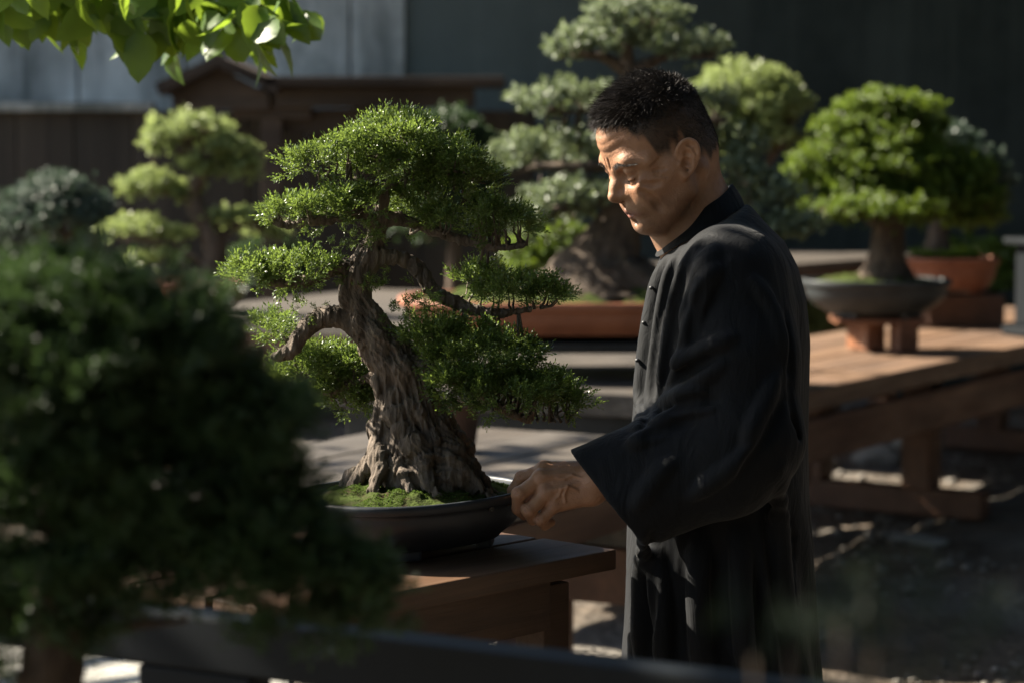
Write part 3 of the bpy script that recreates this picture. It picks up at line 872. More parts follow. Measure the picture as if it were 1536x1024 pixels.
JB = {
 'low_left': [(556, 500, 0, 26), (520, 480, 0, 17), (490, 475, 0, 15), (466, 486, -0.005, 12), (450, 505, -0.01, 11), (436, 526, -0.015, 10), (412, 534, -0.02, 6)],
 'low_left_back': [(590, 560, 0.02, 18), (560, 565, 0.05, 8), (525, 575, 0.08, 6), (490, 588, 0.09, 4), (455, 575, 0.09, 2)],
 'mid_left': [(536, 412, 0, 18), (512, 400, 0, 11), (492, 408, -0.01, 9), (465, 420, -0.02, 7), (430, 424, -0.03, 6), (385, 420, -0.03, 3.5), (355, 416, -0.03, 2)],
 'up_left': [(566, 345, 0.01, 11), (545, 322, 0, 8), (510, 326, -0.01, 7), (470, 332, -0.02, 6), (430, 338, -0.02, 4.5), (405, 330, -0.02, 2)],
 'top_left': [(574, 300, 0.01, 9), (548, 272, 0, 7), (510, 268, -0.01, 6), (475, 268, -0.01, 4), (450, 258, -0.01, 2)],
 'mid_right': [(548, 392, 0, 18), (580, 386, 0, 12), (612, 392, 0.01, 10), (632, 410, 0.01, 11), (648, 436, 0.01, 10), (680, 452, 0, 9), (715, 466, 0, 7), (755, 470, 0, 5), (810, 462, 0, 3)],
 'up_right': [(570, 330, 0.01, 12), (600, 330, 0.02, 9), (650, 346, 0.02, 7), (705, 364, 0.02, 6), (750, 372, 0.01, 4), (790, 366, 0.01, 2)],
 'low_right': [(600, 552, -0.01, 22), (640, 552, -0.02, 12), (672, 556, -0.03, 10), (705, 575, -0.04, 8), (740, 605, -0.04, 7), (790, 628, -0.03, 4.5), (850, 632, -0.02, 2)],
 'top_right': [(578, 280, 0.01, 8), (610, 262, 0.02, 6), (650, 258, 0.02, 5), (700, 262, 0.02, 2.5)],
 'crown': [(580, 260, 0.01, 7), (575, 225, 0, 5), (585, 190, 0, 2.5)],
}
jends = []
for kx, b in JB.items():
    p, r = branch_px(b, JY, 7)
    r = r*(1+0.16*np.sin(np.arange(len(r))*1.9+len(kx)))
    F.chain(p, r*0.86, 0.005)
    if r[0] > 0.009:
        tw = np.linspace(0, 9, len(p)); o = np.stack([0.2*np.cos(tw), np.cos(tw), np.sin(tw)], -1)*(r*0.5)[:, None]
        F.chain(p+o, r*0.55, 0.003)
    jends.append(p[len(p)//3:])
X, Y_, Z = np.meshgrid(F.x, F.y, F.z, indexing='ij', sparse=True)
oz = np.argsort(tp[:, 2]); xc = np.interp(F.z, tp[oz, 2], tp[oz, 0])[None, None]; yc = np.interp(F.z, tp[oz, 2], tp[oz, 1])[None, None]; rc = np.interp(F.z, tp[oz, 2], tr[oz])[None, None]
an = np.arctan2(Y_-yc, X-xc); dd_ = np.sqrt((X-xc)**2+(Y_-yc)**2)
wv = an+Z*7+0.9*wob(X, Y_, Z*0.6, 30, 33)
rdg = (1-np.abs(np.sin(wv*5+0.6*wob(X, Y_, Z*0.5, 60, 34))))*0.6+(1-np.abs(np.sin(wv*11.5+0.9*wob(X, Y_, Z*0.4, 110, 35))))*0.45
F.F -= (np.clip(rc*0.16, 0.0009, 0.0058)*(rdg-0.45)*np.clip((1.9*rc-dd_)/(0.4*rc), 0, 1)).astype(np.float32)
F.F -= (0.0011*(1-np.abs(wob(X, Y_, Z*0.30, 420, 36))*2.2)).astype(np.float32)
F.F += 0.0009*wob(X, Y_, Z*0.35, 330, 31)+0.0010*wob(X, Y_, Z*0.5, 160, 32)
V, Q = F.mesh(); del F, an, dd_, wv, rdg
mesh_np('trunk', V, Q, M['bark_main'], jt)
jp = [ # px, py, rx, rz, dY, depth factor
 (602, 222, 74, 31, 0.0), (538, 242, 44, 26, -0.01), (660, 250, 60, 26, 0.01), (474, 252, 36, 13, -0.02), (600, 262, 74, 15, 0.03), (702, 276, 32, 16, 0.02),
 (474, 318, 66, 12, -0.02), (536, 310, 32, 10, -0.02), (425, 328, 32, 10, -0.02), (660, 298, 66, 14, 0.03), (722, 338, 74, 19, 0.0), (625, 330, 40, 14, 0.06), (762, 352, 40, 15, 0.01),
 (415, 416, 66, 13, -0.03), (366, 424, 32, 10, -0.03), (462, 406, 30, 8, -0.01),
 (780, 446, 58, 15, 0.0), (716, 428, 34, 9, 0.03), (816, 454, 26, 11, 0.0),
 (715, 548, 84, 42, -0.02), (660, 520, 50, 24, -0.03), (795, 590, 66, 32, 0.0), (755, 600, 74, 28, -0.05), (690, 582, 44, 26, -0.06), (842, 612, 34, 20, 0.0),
 (492, 562, 56, 32, 0.09), (535, 594, 38, 34, 0.10), (456, 558, 36, 24, 0.08), (510, 600, 36, 22, 0.09), (412, 502, 32, 13, 0.06)]
allc = []
for (px, py, rx, rz, dY) in jp:
    s_ = S(JY+dY); c = P(px, py, JY+dY); dn = 1.0
    low = 0.30; n_cl = max(8, int(rx*(rz+7)*1.85/145))
    bright = 0.16 if px < 560 else 0.0
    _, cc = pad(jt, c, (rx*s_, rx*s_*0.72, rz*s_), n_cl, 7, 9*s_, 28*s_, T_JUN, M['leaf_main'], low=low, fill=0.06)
    allc.append(cc)
# stray shoots on bare wood
st = Soup()
for (px, py, sp, n_, dY) in [(560, 425, 14, 26, -0.03), (640, 448, 26, 30, -0.02), (600, 470, 16, 10, -0.02), (690, 476, 22, 12, 0), (500, 350, 26, 24, 0.0), (455, 448, 26, 14, -0.03),
                             (430, 490, 26, 30, 0.0), (620, 470, 12, 8, 0), (560, 350, 24, 30, -0.04), (640, 520, 20, 16, -0.03)]:
    c = P(px, py, JY+dY); pos = c+rng.normal(size=(n_, 3))*np.array([sp, sp*0.6, sp*0.55])*S(JY)*0.8
    instances(*T_JUN, pos, rng.normal(size=(n_, 3))*0.8+V3(0, 0, 0.4), 20*S(JY)*rng.uniform(0.5, 1.2, n_), st, 0.3+0.4*rng.random(n_))
tag(st.build('shoots', M['leaf_main'], jt, smooth=False), kind='stuff')
ts = Soup(); twigs(ts, np.vstack(jends), np.vstack(allc), 0.0026, 0.6); tag(ts.build('twigs', M['bark_main'], jt), kind='stuff')

# ------------------------------------------------------------------ big root bonsai behind the gardener
BY = 7.75
bs = S(BY)
bt = simple_tree('bonsai_tree', 'large grey green bonsai with a massive flared root base in a long terracotta pot', 'bonsai', BY,
  [(900, 445, 0, 112), (902, 418, 0, 84), (910, 385, 0, 60), (925, 345, 0, 38), (940, 300, 0, 30), (950, 240, 0, 24), (948, 180, 0, 20), (945, 120, 0, 15), (940, 80, 0, 10), (945, 40, 0, 6)],
  [[(940, 300, 0, 18), (890, 300, 0, 12), (830, 318, 0, 8), (780, 316, 0, 4)], [(948, 240, 0, 16), (880, 250, -0.1, 9), (800, 250, -0.1, 5)],
   [(948, 180, 0, 13), (890, 165, 0, 8), (820, 165, 0, 4)], [(945, 110, 0, 12), (900, 85, 0, 7), (850, 85, 0, 3)], [(945, 110, 0, 12), (1000, 85, 0, 7), (1070, 85, 0, 3)],
   [(945, 200, 0, 13), (1020, 185, 0, 9), (1090, 180, 0, 4)], [(935, 320, 0, 16), (1040, 290, 0.1, 10), (1150, 285, 0.1, 5)], [(930, 340, 0, 15), (1060, 340, -0.1, 9), (1190, 340, -0.1, 4)], [(948, 240, 0, 14), (1050, 240, 0.1, 9), (1130, 235, 0.1, 4)]],
  [(945, 28, 70, 27), (880, 76, 55, 24), (1030, 78, 59, 21), (955, 62, 81, 21, 0.12),
   (838, 156, 61, 23), (895, 150, 42, 17, 0.15), (1040, 165, 74, 24, 0.2),
   (828, 226, 83, 21), (768, 250, 34, 16), (900, 232, 53, 20, 0.2), (1090, 225, 66, 24, 0.1),
   (852, 300, 66, 26, -0.1), (905, 308, 53, 27, 0.1), (795, 334, 51, 22), (1080, 270, 74, 27, 0.0), (1150, 300, 57, 29, 0.0), (1190, 338, 42, 20, -0.1), (1130, 345, 57, 21, -0.1), (1020, 300, 53, 32, 0.2)],
  M['leaf_grey'], M['bark_dark'], T_LEAF, 15, 0.85, group='bonsai on the benches behind', cl_px=11, flare=(15, 0.32, 0.07), base=(0.29, BY, 0.86))
bc = np.array([P(893, 458, BY)[0], BY])
oval_pot(bc, 0.635, 0.36, 0.905, 0.125, M['terra'], bt, rim=0.03, foot=0.02, taper=0.84, lip=0.012, p=2.6)
mound(bc, 0.60, 0.335, 1.012, 0.05, M['moss'], bt, n=110, p=2.6)
t = thing('pot_stand', (bc[0], BY, 0.785), 'dark low wooden stand under the long terracotta pot', 'stand')
MB().box((bc[0], BY, 0.887), (1.16, 0.58, 0.032), 0, 0.006).build('stand_top', M['black_wood'], t)
for i in (-1, 1):
    for j in (-1, 1): MB().box((bc[0]+i*0.46, BY+j*0.2, 0.826), (0.10, 0.10, 0.088), 0, 0.006).build('leg', M['stand_wood'], t)

# ------------------------------------------------------------------ pale cloud bonsai at the back left
NY = 10.1
nt = simple_tree('bonsai_tree', 'pale green cloud pruned bonsai with a bent trunk at the back left', 'bonsai', NY,
  [(312, 452, 0, 26), (316, 420, 0, 24), (322, 380, 0, 19), (314, 345, 0, 17), (296, 315, 0, 15), (290, 290, 0, 13), (302, 262, 0, 11), (310, 235, 0, 8), (305, 205, 0, 5)],
  [[(318, 415, 0, 15), (295, 420, 0, 12), (278, 400, 0, 8), (255, 395, 0, 4)], [(316, 400, 0, 12), (275, 375, 0, 7), (215, 358, 0, 4)], [(292, 305, 0, 10), (260, 290, 0, 6), (215, 288, 0, 3)],
   [(320, 380, 0, 8), (345, 345, 0, 5), (385, 335, 0, 3)], [(305, 250, 0, 8), (340, 245, 0, 5), (375, 250, 0, 3)]],
  [(285, 200, 58, 24), (248, 218, 32, 13), (338, 226, 38, 18), (362, 256, 32, 16), (312, 252, 42, 15), (232, 278, 46, 17), (202, 288, 22, 10), (275, 290, 20, 9),
   (205, 346, 44, 15), (258, 358, 30, 12), (238, 394, 38, 11), (335, 330, 22, 12), (372, 336, 34, 16), (396, 350, 26, 14, 0.1)],
  M['leaf_pale'], M['bark_pale'], T_LEAF, 12, 0.9, group='bonsai on the benches behind', cl_px=8, base=(P(312, 450, NY)[0], NY, 0.80), flare=(8, 0.13, 0.03))
nc = np.array([P(302, 460, NY)[0], NY])
oval_pot(nc, 0.19, 0.16, 0.802, 0.135, M['terra'], nt, rim=0.03, foot=0.015, taper=0.7, p=2.1)
mound(nc, 0.172, 0.145, 0.915, 0.02, M['moss'], nt, n=50)

# ------------------------------------------------------------------ dome bonsai on the long bench
DY = 9.70
dt = simple_tree('bonsai_tree', 'bright green dome shaped bonsai in a grey oval pot on the long bench', 'bonsai', DY,
  [(1328, 420, 0, 46), (1330, 400, 0, 34), (1332, 370, 0, 26), (1333, 330, 0, 22), (1335, 270, 0, 17), (1338, 200, 0, 9)],
  [[(1333, 330, 0, 13), (1270, 305, 0, 8), (1215, 300, 0, 4)], [(1334, 310, 0, 13), (1410, 305, 0, 8), (1470, 310, 0, 4)], [(1335, 270, 0, 11), (1280, 240, 0, 6), (1240, 225, 0, 3)], [(1335, 270, 0, 11), (1400, 240, 0, 6), (1440, 230, 0, 3)]],
  [(1330, 262, 112, 46), (1325, 312, 132, 24, -0.05), (1318, 165, 62, 28), (1355, 172, 56, 26), (1215, 262, 34, 26), (1445, 266, 46, 28), (1472, 300, 36, 22), (1270, 195, 42, 28), (1375, 195, 46, 28), (1325, 215, 92, 36), (1245, 245, 48, 30), (1408, 245, 50, 30), (1222, 290, 40, 26), (1300, 285, 84, 34), (1390, 290, 78, 34), (1452, 306, 48, 24),
   (1232, 325, 44, 15), (1330, 322, 96, 20, -0.1), (1430, 332, 60, 16, 0.1), (1480, 330, 24, 13)],
  M['leaf_lime'], M['bark_dark'], T_LEAF, 10, 0.95, group='bonsai on the benches behind', cl_px=7.5, base=(P(1313, 425, DY)[0], DY, 0.80), flare=(11, 0.15, 0.05))
dc = np.array([P(1314, 425, DY)[0], DY])
oval_pot(dc, 0.30, 0.23, 0.815, 0.152, M['glaze_grey'], dt, rim=0.028, foot=0.02, taper=0.66, bulge=0.12, lip=0.02)
mound(dc, 0.27, 0.205, 0.95, 0.03, M['moss'], dt, n=70)
t = thing('pot_stand', (dc[0], DY, 0.684), 'short legged wooden stand holding up the grey oval pot', 'stand')
MB().box((dc[0]+0.01, DY, 0.802), (0.36, 0.26, 0.022), 0, 0.004).build('stand_top', M['stand_wood'], t)
for x_, y_ in ((-0.05, 0.07), (0.10, -0.09), (0.13, 0.08), (-0.10, -0.06)):
    if (x_, y_) == (-0.10, -0.06): x_, y_ = -0.02, -0.02
    MB().box((dc[0]+x_, DY+y_, 0.737), (0.085, 0.085, 0.106), R(20), 0.005).build('leg', M['stand_wood'], t)

# ------------------------------------------------------------------ bonsai in terracotta behind the dome
EY = 11.0
et = simple_tree('bonsai_tree', 'dull green bonsai in a terracotta bowl half hidden behind the dome bonsai', 'bonsai', EY,
  [(1405, 385, 0, 22), (1408, 350, 0, 16), (1415, 300, 0, 12), (1430, 250, 0, 8)], [[(1412, 310, 0, 8), (1450, 280, 0, 5), (1480, 270, 0, 3)]],
  [(1440, 245, 52, 32), (1470, 280, 46, 34), (1400, 290, 60, 30, 0.2), (1455, 310, 48, 22), (1420, 215, 40, 22)],
  M['leaf_blue'], M['bark_dark'], T_LEAF, 12, 0.9, group='bonsai on the benches behind', cl_px=9, base=(P(1420, 400, EY)[0], EY, 0.82), flare=(7, 0.1, 0.03))
ec = np.array([P(1424, 400, EY)[0], EY])
oval_pot(ec, 0.225, 0.19, 0.825, 0.165, M['terra'], et, rim=0.03, foot=0.02, taper=0.74)
mound(ec, 0.20, 0.17, 0.97, 0.035, M['moss'], et, n=60)
s = Soup()
for i in range(160):
    a_, r_ = rng.uniform(0, 6.28), math.sqrt(rng.random())
    instances(*T_LEAF, V3(ec[0]+0.19*r_*math.cos(a_), ec[1]+0.16*r_*math.sin(a_), 0.995)[None], V3(rng.normal()*0.4, rng.normal()*0.4, 1)[None], np.array([0.035]), s, np.array([0.6]))
s.build('weeds', M['leaf_lime'], et, smooth=False)
t = thing('pot_stand', (ec[0], EY, 0.684), 'solid reddish wooden block under the terracotta bowl', 'stand')
MB().box((ec[0]+0.03, EY, 0.752), (0.36, 0.30, 0.136), R(10), 0.008).build('block', M['bench_red'], t)
MB().box((ec[0]+0.03, EY, 0.6905), (0.40, 0.34, 0.010), R(10), 0.003).build('foot_board', M['bench_red'], t)

# ------------------------------------------------------------------ garden trees and shrubs rooted behind the benches
simple_tree('garden_tree', 'grey green round clipped tree at the far left', 'tree', 11.4,
  [(92, 690, 0, 14), (90, 560, 0, 13), (88, 450, 0, 13), (88, 380, 0, 11), (90, 330, 0, 8), (92, 290, 0, 5)], [[(89, 375, 0, 7), (55, 345, 0, 4), (20, 335, 0, 2)], [(89, 370, 0, 7), (120, 340, 0, 4), (150, 330, 0, 2)]],
  [(85, 292, 52, 26), (50, 315, 46, 28), (125, 318, 40, 28), (85, 330, 76, 30), (20, 340, 36, 24), (145, 342, 26, 18)],
  M['leaf_blue'], M['bark_dark'], T_LEAF, 11, 0.9, cl_px=8)
simple_tree('garden_tree', 'light green rounded tree right behind the gardener\'s head', 'tree', 11.2,
  [(1120, 690, 0, 16), (1120, 450, 0, 15), (1122, 300, 0, 12), (1120, 200, 0, 7)], [[(1121, 280, 0, 8), (1170, 220, 0, 4), (1190, 180, 0, 2)], [(1121, 280, 0, 8), (1080, 220, 0, 4), (1060, 180, 0, 2)]],
  [(1110, 128, 62, 30), (1070, 150, 44, 28), (1165, 155, 44, 30), (1120, 180, 80, 36), (1150, 215, 56, 30), (1085, 220, 60, 34)],
  M['leaf_pale'], M['bark_pale'], T_LEAF, 12, 0.95, cl_px=9)
simple_tree('garden_tree', 'dull green rounded tree peeping out behind the juniper\'s crown', 'tree', 11.0,
  [(680, 690, 0, 14), (680, 480, 0, 12), (682, 350, 0, 10), (685, 240, 0, 6)], [[(681, 330, 0, 7), (720, 260, 0, 3)]],
  [(675, 200, 46, 30), (710, 225, 34, 34), (660, 245, 60, 40), (715, 270, 36, 34), (680, 300, 60, 34), (650, 340, 60, 30)],
  M['leaf_deep'], M['bark_dark'], T_LEAF, 12, 1.0, cl_px=9)
for (px, py, rx, rz, Yb, mt, lab) in [(830, 385, 70, 46, 10.2, 'leaf_lime', 'sunlit lime green shrub beside the big root base'),
                                  (400, 400, 60, 36, 12.3, 'leaf_deep', 'low green shrub in front of the plank wall'),
                                  (1255, 500, 80, 45, 12.6, 'leaf_pale', 'pale green shrub seen under the grey oval pot'),
                                  (1460, 405, 110, 42, 14.0, 'leaf_lime', 'bright green shrub at the far right below the dark wall')]:
    if Yb > 13.9: Yb = 13.3
    p = P(px, py, Yb)
    simple_tree('shrub', lab, 'shrub', Yb, [(px, 200+1.55*FPX/Yb, 0, 8), (px, py+rz, 0, 7), (px, py, 0, 4)], [[(px, py+rz*0.7, 0, 4), (px+rx*0.5, py, 0, 2)], [(px, py+rz*0.7, 0, 4), (px-rx*0.5, py, 0, 2)]],
        [(px, py-rz*0.3, rx*0.7, rz*0.7), (px-rx*0.45, py, rx*0.5, rz*0.7), (px+rx*0.45, py, rx*0.5, rz*0.7), (px, py+rz*0.4, rx*0.9, rz*0.6)], M[mt], M['bark_dark'], T_LEAF, 13, 0.9, group=None, cl_px=10)

# empty brown pots on the same bench
for (px, py, Yp, a_, h_, lab) in [(680, 690, 6.05, 0.068, 0.125, 'tall empty brown clay pot behind the juniper trunk, right side')]:
    c = P(px, py, Yp); t = thing('clay_pot', (c[0], c[1], 0.753), lab, 'pot')
    oval_pot(c[:2], a_, a_, 0.753, h_, M['clay'], t, rim=0.016, foot=0.008, p=2.0, n=56, taper=0.8, feet=3)
    mound(c[:2], a_*0.92, a_*0.92, 0.753+h_-0.02, 0.006, M['moss'], t, name='soil', n=40, p=2.0)

# ------------------------------------------------------------------ foreground tree at the left (out of focus)
simple_tree('garden_tree', 'dark bushy clipped tree filling the lower left foreground, out of focus', 'tree', 1.92,
  [(70, 1290, 0, 60), (72, 1100, 0, 52), (80, 980, 0, 48), (95, 860, 0, 38), (110, 740, 0.03, 28), (140, 600, 0.03, 18), (160, 480, 0.03, 9)],
  [[(95, 860, 0, 22), (220, 830, 0, 15), (360, 820, 0, 10), (500, 850, 0, 5)], [(105, 760, 0, 20), (240, 690, 0, 12), (380, 650, 0, 6)], [(100, 800, 0, 18), (0, 760, 0, 12), (-90, 740, 0, 6)], [(140, 600, 0.03, 12), (240, 520, 0, 7), (340, 470, 0, 4)], [(85, 960, 0, 14), (180, 940, 0, 8), (280, 930, 0, 4)]],
  [(120, 466, 150, 62), (0, 520, 150, 90), (215, 512, 135, 78), (300, 578, 105, 62), (120, 580, 220, 95), (345, 645, 110, 46), (420, 625, 50, 32), (40, 660, 170, 70), (200, 655, 150, 44), (300, 690, 120, 40), (120, 720, 190, 50), (20, 740, 140, 50), (415, 715, 50, 34), (230, 760, 150, 40), (370, 770, 90, 34),
   (370, 815, 130, 48), (495, 862, 78, 46), (300, 850, 120, 54), (420, 880, 120, 46), (545, 875, 38, 32), (30, 800, 100, 40), (60, 910, 120, 70), (0, 980, 90, 60), (210, 830, 130, 40), (140, 880, 160, 46), (520, 905, 80, 36), (470, 940, 90, 30)],
  M['leaf_fore'], M['bark_dark'], T_JUN, 44, 0.55, cl_px=18, base=(P(70, 1290, 1.92)[0], 1.92, 0.0), low=0.5)
# blurred sprigs at the lower right
FY = 1.12
ft = thing('shrub', (P(1300, 1000, FY)[0], FY, 0), 'blurred dark sprigs of a shrub rising into the lower right corner', 'shrub')
sp = Soup(); s = Soup()
r0 = P(1310, 1024, FY); root = V3(r0[0], FY, 0.0)
for (px, py, dY) in [(1300, 850, 0), (1345, 920, 0.05), (1260, 930, -0.05), (1130, 985, 0), (1185, 975, 0.08), (1400, 960, 0), (1455, 985, 0.05), (1310, 975, -0.08), (1370, 1000, 0.02)]:
    e = P(px, py, FY+dY); m = root*0.25+e*0.75+V3((root[0]-e[0])*0.3, 0, -0.06)
    q_ = spline([root+rng.normal(size=3)*V3(0.02, 0.02, 0), root*0.6+e*0.4+V3(0, 0, 0.02), m, e], 6)
    sp.tube(q_, np.linspace(0.006, 0.0012, len(q_)), 6)
    top = q_[-10:]; n = 30
    k = rng.integers(0, len(top), n)
    instances(*T_NEED, top[k]+rng.normal(size=(n, 3))*0.012, (e-m)[None]/np.linalg.norm(e-m)+rng.normal(size=(n, 3))*0.7, 0.030*rng.uniform(0.6, 1.2, n), s, 0.05+0.4*rng.random(n))
sp.build('stems', M['bark_dark'], ft); s.build('foliage', M['leaf_dim'], ft, smooth=False)

# ------------------------------------------------------------------ maple whose branch hangs in at the top left
def broad_leaf():
    """ovate leaf with a folded midrib, a drooping tip and a toothed edge"""
    V = []; n = 9; F = []
    for i in range(n+1):
        q_ = i/n; w_ = 0.33*math.sin(math.pi*min(1, q_**0.75))**0.8*(1+0.10*(i % 2)); z = q_; y = -0.30*q_*q_
        V += [V3(-w_, y+0.28*w_, z-0.06*w_), V3(0, y, z), V3(w_, y+0.28*w_, z-0.06*w_)]
    for i in range(n):
        a_ = 3*i; F += [(a_, a_+1, a_+4, a_+3), (a_+1, a_+2, a_+5, a_+4)]
    V = np.array(V); return V, np.array(F), np.tile([0.1, -0.1, 0.1], n+1)
T_MAP = broad_leaf()
MY = 4.7
SUN = V3(-0.80, 0.26, 0.66); SUN /= np.linalg.norm(SUN)
mt = thing('leafy_tree', (-4.6, 5.2, 0), 'leafy tree whose broad backlit leaves hang in at the top left corner', 'tree')
mls = Soup(); mlw = Soup()
mlw.tube(spline([(-4.6, 5.2, 0), (-4.55, 5.2, 1.2), (-4.4, 5.1, 2.3), (-4.1, 4.9, 3.2), (-3.8, 4.6, 4.0)], 6), np.linspace(0.13, 0.05, 25), 12, 0.08)
arm = spline([V3(-4.4, 5.1, 2.3), V3(-3.0, 4.9, 2.35), V3(-1.9, 4.75, 2.12), P(60, -40, MY), P(250, -22, MY), P(420, -8, MY)], 8)
mlw.tube(arm, np.linspace(0.05, 0.004, len(arm)), 8)
def leaves(c, spread, n, size, hang=1.0):
    pos = np.asarray(c)+rng.normal(size=(n, 3))*np.asarray(spread)
    d = rng.normal(size=(n, 3))*0.55+V3(0.2, 0, -hang)
    instances(*T_MAP, pos, d, size*rng.uniform(0.7, 1.2, n), mls, 0.3+0.4*rng.random(n))
sm = S(MY)
for (px, py, w, h, n) in [(40, -10, 60, 22, 24), (120, 0, 50, 22, 26), (200, 8, 40, 24, 24), (225, 40, 14, 16, 5), (300, 6, 40, 20, 24), (370, 12, 36, 18, 22), (310, 36, 22, 14, 8), (400, 34, 24, 18, 12), (425, 20, 16, 14, 6), (150, -40, 160, 16, 50), (20, 15, 20, 14, 6)]:
    leaves(P(px, py, MY), (w*sm*0.8, 0.12, h*sm*0.7), n, 66*sm)
for pth in ([P(250, -22, MY), P(300, 5, MY-0.05), P(330, 30, MY-0.1)], [P(60, -40, MY), P(130, -5, MY), P(210, 15, MY)], [P(330, -15, MY), P(380, 5, MY), P(430, 20, MY)]):
    q_ = spline(pth, 6); mlw.tube(q_, np.linspace(0.005, 0.0015, len(q_)), 5)
# leaf clumps added out of the picture, set sunward of targets to shade them
def shade(target, t, spread, n, size=0.085):
    c = V3(*target)+SUN*t; leaves(c, spread, n, size, 0.5)
    b = c+V3(0.2, 0, -0.1); q_ = spline([V3(-4.2, 4.95, 3.0), (V3(-4.2, 4.95, 3.0)+b)/2+V3(0, 0, 0.25), b], 6)
    mlw.tube(q_, np.linspace(0.03, 0.006, len(q_)), 6)
SHADES = True
# ------------------------------------------------------------------ the gardener
TY = 3.62                                   # distance of the torso axis
YAW, TILT, HS = R(22), R(25), 1.03
hv = V3(-math.cos(YAW), -math.sin(YAW), 0); lv = V3(math.sin(YAW), -math.cos(YAW), 0)
fv = math.cos(TILT)*hv-V3(0, 0, math.sin(TILT)); uv = math.sin(TILT)*hv+V3(0, 0, math.cos(TILT))
HM = np.array([fv, lv, uv]); HC = P(995, 212, 3.585)
def H(f, l, u): return HC+HS*(f*fv+l*lv+u*uv)
man = thing('person', (0.30, TY, 0), 'standing man with short dark hair in a long black robe, touching the pot rim', 'person')

body = Field(graded((-0.03, 0.125, 0.00135), (0.125, 0.385, 0.0014), (0.385, 0.62, 0.010)),
             graded((3.28, 3.345, 0.008), (3.345, 3.70, 0.0014), (3.70, 3.95, 0.010)),
             graded((-0.02, 0.945, 0.014), (0.945, 1.085, 0.00135), (1.085, 1.36, 0.010), (1.36, 1.675, 0.0014)))
B = body
# --- skull and face (head frame, upright metres)
def hb(f, l, u, r, k=0.012, op='u', both=True):
    for s_ in ((1, -1) if both and l != 0 else (1,)): B.ball(H(f, s_*l, u), r*HS, k*HS, op)
def hc(p, q_, ra, rb, k=0.010, op='u', both=True):
    for s_ in ((1, -1) if both else (1,)): B.cone(H(p[0], s_*p[1], p[2]), H(q_[0], s_*q_[1], q_[2]), ra*HS, rb*HS, k*HS, op)
def he(c, r, k=0.012, op='u', both=False, pitch=0.0, yaw=0.0):
    for s_ in ((1, -1) if both else (1,)):
        Mx = np.array(Matrix.Rotation(yaw*s_, 3, 'Z') @ Matrix.Rotation(pitch, 3, 'Y')).T @ HM
        B.ell(H(c[0], s_*c[1], c[2]), np.array(r)*HS, Mx, k*HS, op)
he((0.005, 0, 0.028), (0.0755, 0.0725, 0.073))
he((0.028, 0, 0.026), (0.0535, 0.064, 0.052), 0.02)
he((0.030, 0, -0.040), (0.058, 0.060, 0.072), 0.03)
he((0.048, 0, -0.060), (0.040, 0.044, 0.045), 0.02)
he((-0.010, 0, -0.016), (0.064, 0.060, 0.058), 0.02)
hc((0.022, 0.053, -0.064), (0.064, 0.018, -0.098), 0.015, 0.014, 0.018)          # jaw
hc((0.018, 0.058, -0.020), (0.021, 0.054, -0.062), 0.014, 0.014, 0.02)
hb(0.074, 0.008, -0.094, 0.0145, 0.014)                                              # chin
hc((0.030, 0.060, -0.030), (0.064, 0.044, -0.036), 0.012, 0.014, 0.018)           # cheekbone
hc((0.056, 0.036, -0.058), (0.046, 0.042, -0.078), 0.018, 0.014, 0.02)
hc((0.046, 0.046, -0.046), (0.034, 0.052, -0.060), 0.016, 0.013, 0.02)           # cheek
hc((0.0825, 0.009, 0.002), (0.0770, 0.034, 0.0045), 0.0080, 0.0075, 0.016)        # brow ridge
hc((0.0770, 0.034, 0.0045), (0.058, 0.056, -0.004), 0.0075, 0.006, 0.018)
hb(0.070, 0.0, 0.036, 0.016, 0.03)
he((0.062, 0.028, -0.040), (0.0215, 0.026, 0.028), 0.018, both=True)                # upper jaw
hb(0.0835, 0.032, -0.0165, 0.0120, 0.012, 's')                                       # sockets
hb(0.0895, 0.017, -0.014, 0.0055, 0.008, 's')
# eyeballs and lids
EYE = (0.0710, 0.0315, -0.0165)
hb(*EYE, 0.0133, 0.004)
for s_ in (1, -1):
    ec_ = lambda az, el, r: H(EYE[0]+r*math.cos(R(el))*math.cos(R(az)), s_*EYE[1]+r*math.cos(R(el))*math.sin(R(az))*1.0, EYE[2]+r*math.sin(R(el)))
    azs = np.linspace(-46, 50, 9)*1.0
    up = [ec_(s_*a_, -19-7*math.cos(R(a_*1.6)), 0.0139) for a_ in azs]
    B.chain(up, [0.0006]+[0.0014]*7+[0.0006], 0.0012, 's')
    B.chain([ec_(s_*a_, -12-6*math.cos(R(a_*1.6)), 0.0134) for a_ in azs], [0.0006]+[0.0016]*7+[0.0006], 0.002)
    B.chain([ec_(s_*a_, 22+6*math.cos(R(a_*1.6)), 0.0150) for a_ in azs], [0.0006]+[0.0015]*7+[0.0006], 0.003, 's')
    B.chain([ec_(s_*a_, 36+4*math.cos(R(a_*1.6)), 0.0136) for a_ in azs], [0.003]*9, 0.005)
    B.chain([ec_(s_*a_, -44-5*math.cos(R(a_*1.6)), 0.0132) for a_ in azs], [0.0026]*9, 0.004)
    B.chain([ec_(s_*a_, -62-4*math.cos(R(a_*1.6)), 0.0158) for a_ in azs], [0.0012]*9, 0.005, 's')
# nose
hc((0.080, 0, -0.004), (0.094, 0, -0.026), 0.0078, 0.0082, 0.010, both=False)
hc((0.094, 0, -0.026), (0.1025, 0, -0.0385), 0.0082, 0.0098, 0.008, both=False)
hc((0.0875, 0.0130, -0.0425), (0.094, 0.009, -0.0415), 0.0084, 0.0072, 0.006)
hb(0.096, 0, -0.0465, 0.0055, 0.006)
hb(0.0945, 0.0065, -0.0505, 0.0028, 0.003, 's')
hc((0.0835, 0.0232, -0.0370), (0.081, 0.0240, -0.048), 0.0015, 0.0015, 0.004, 's')
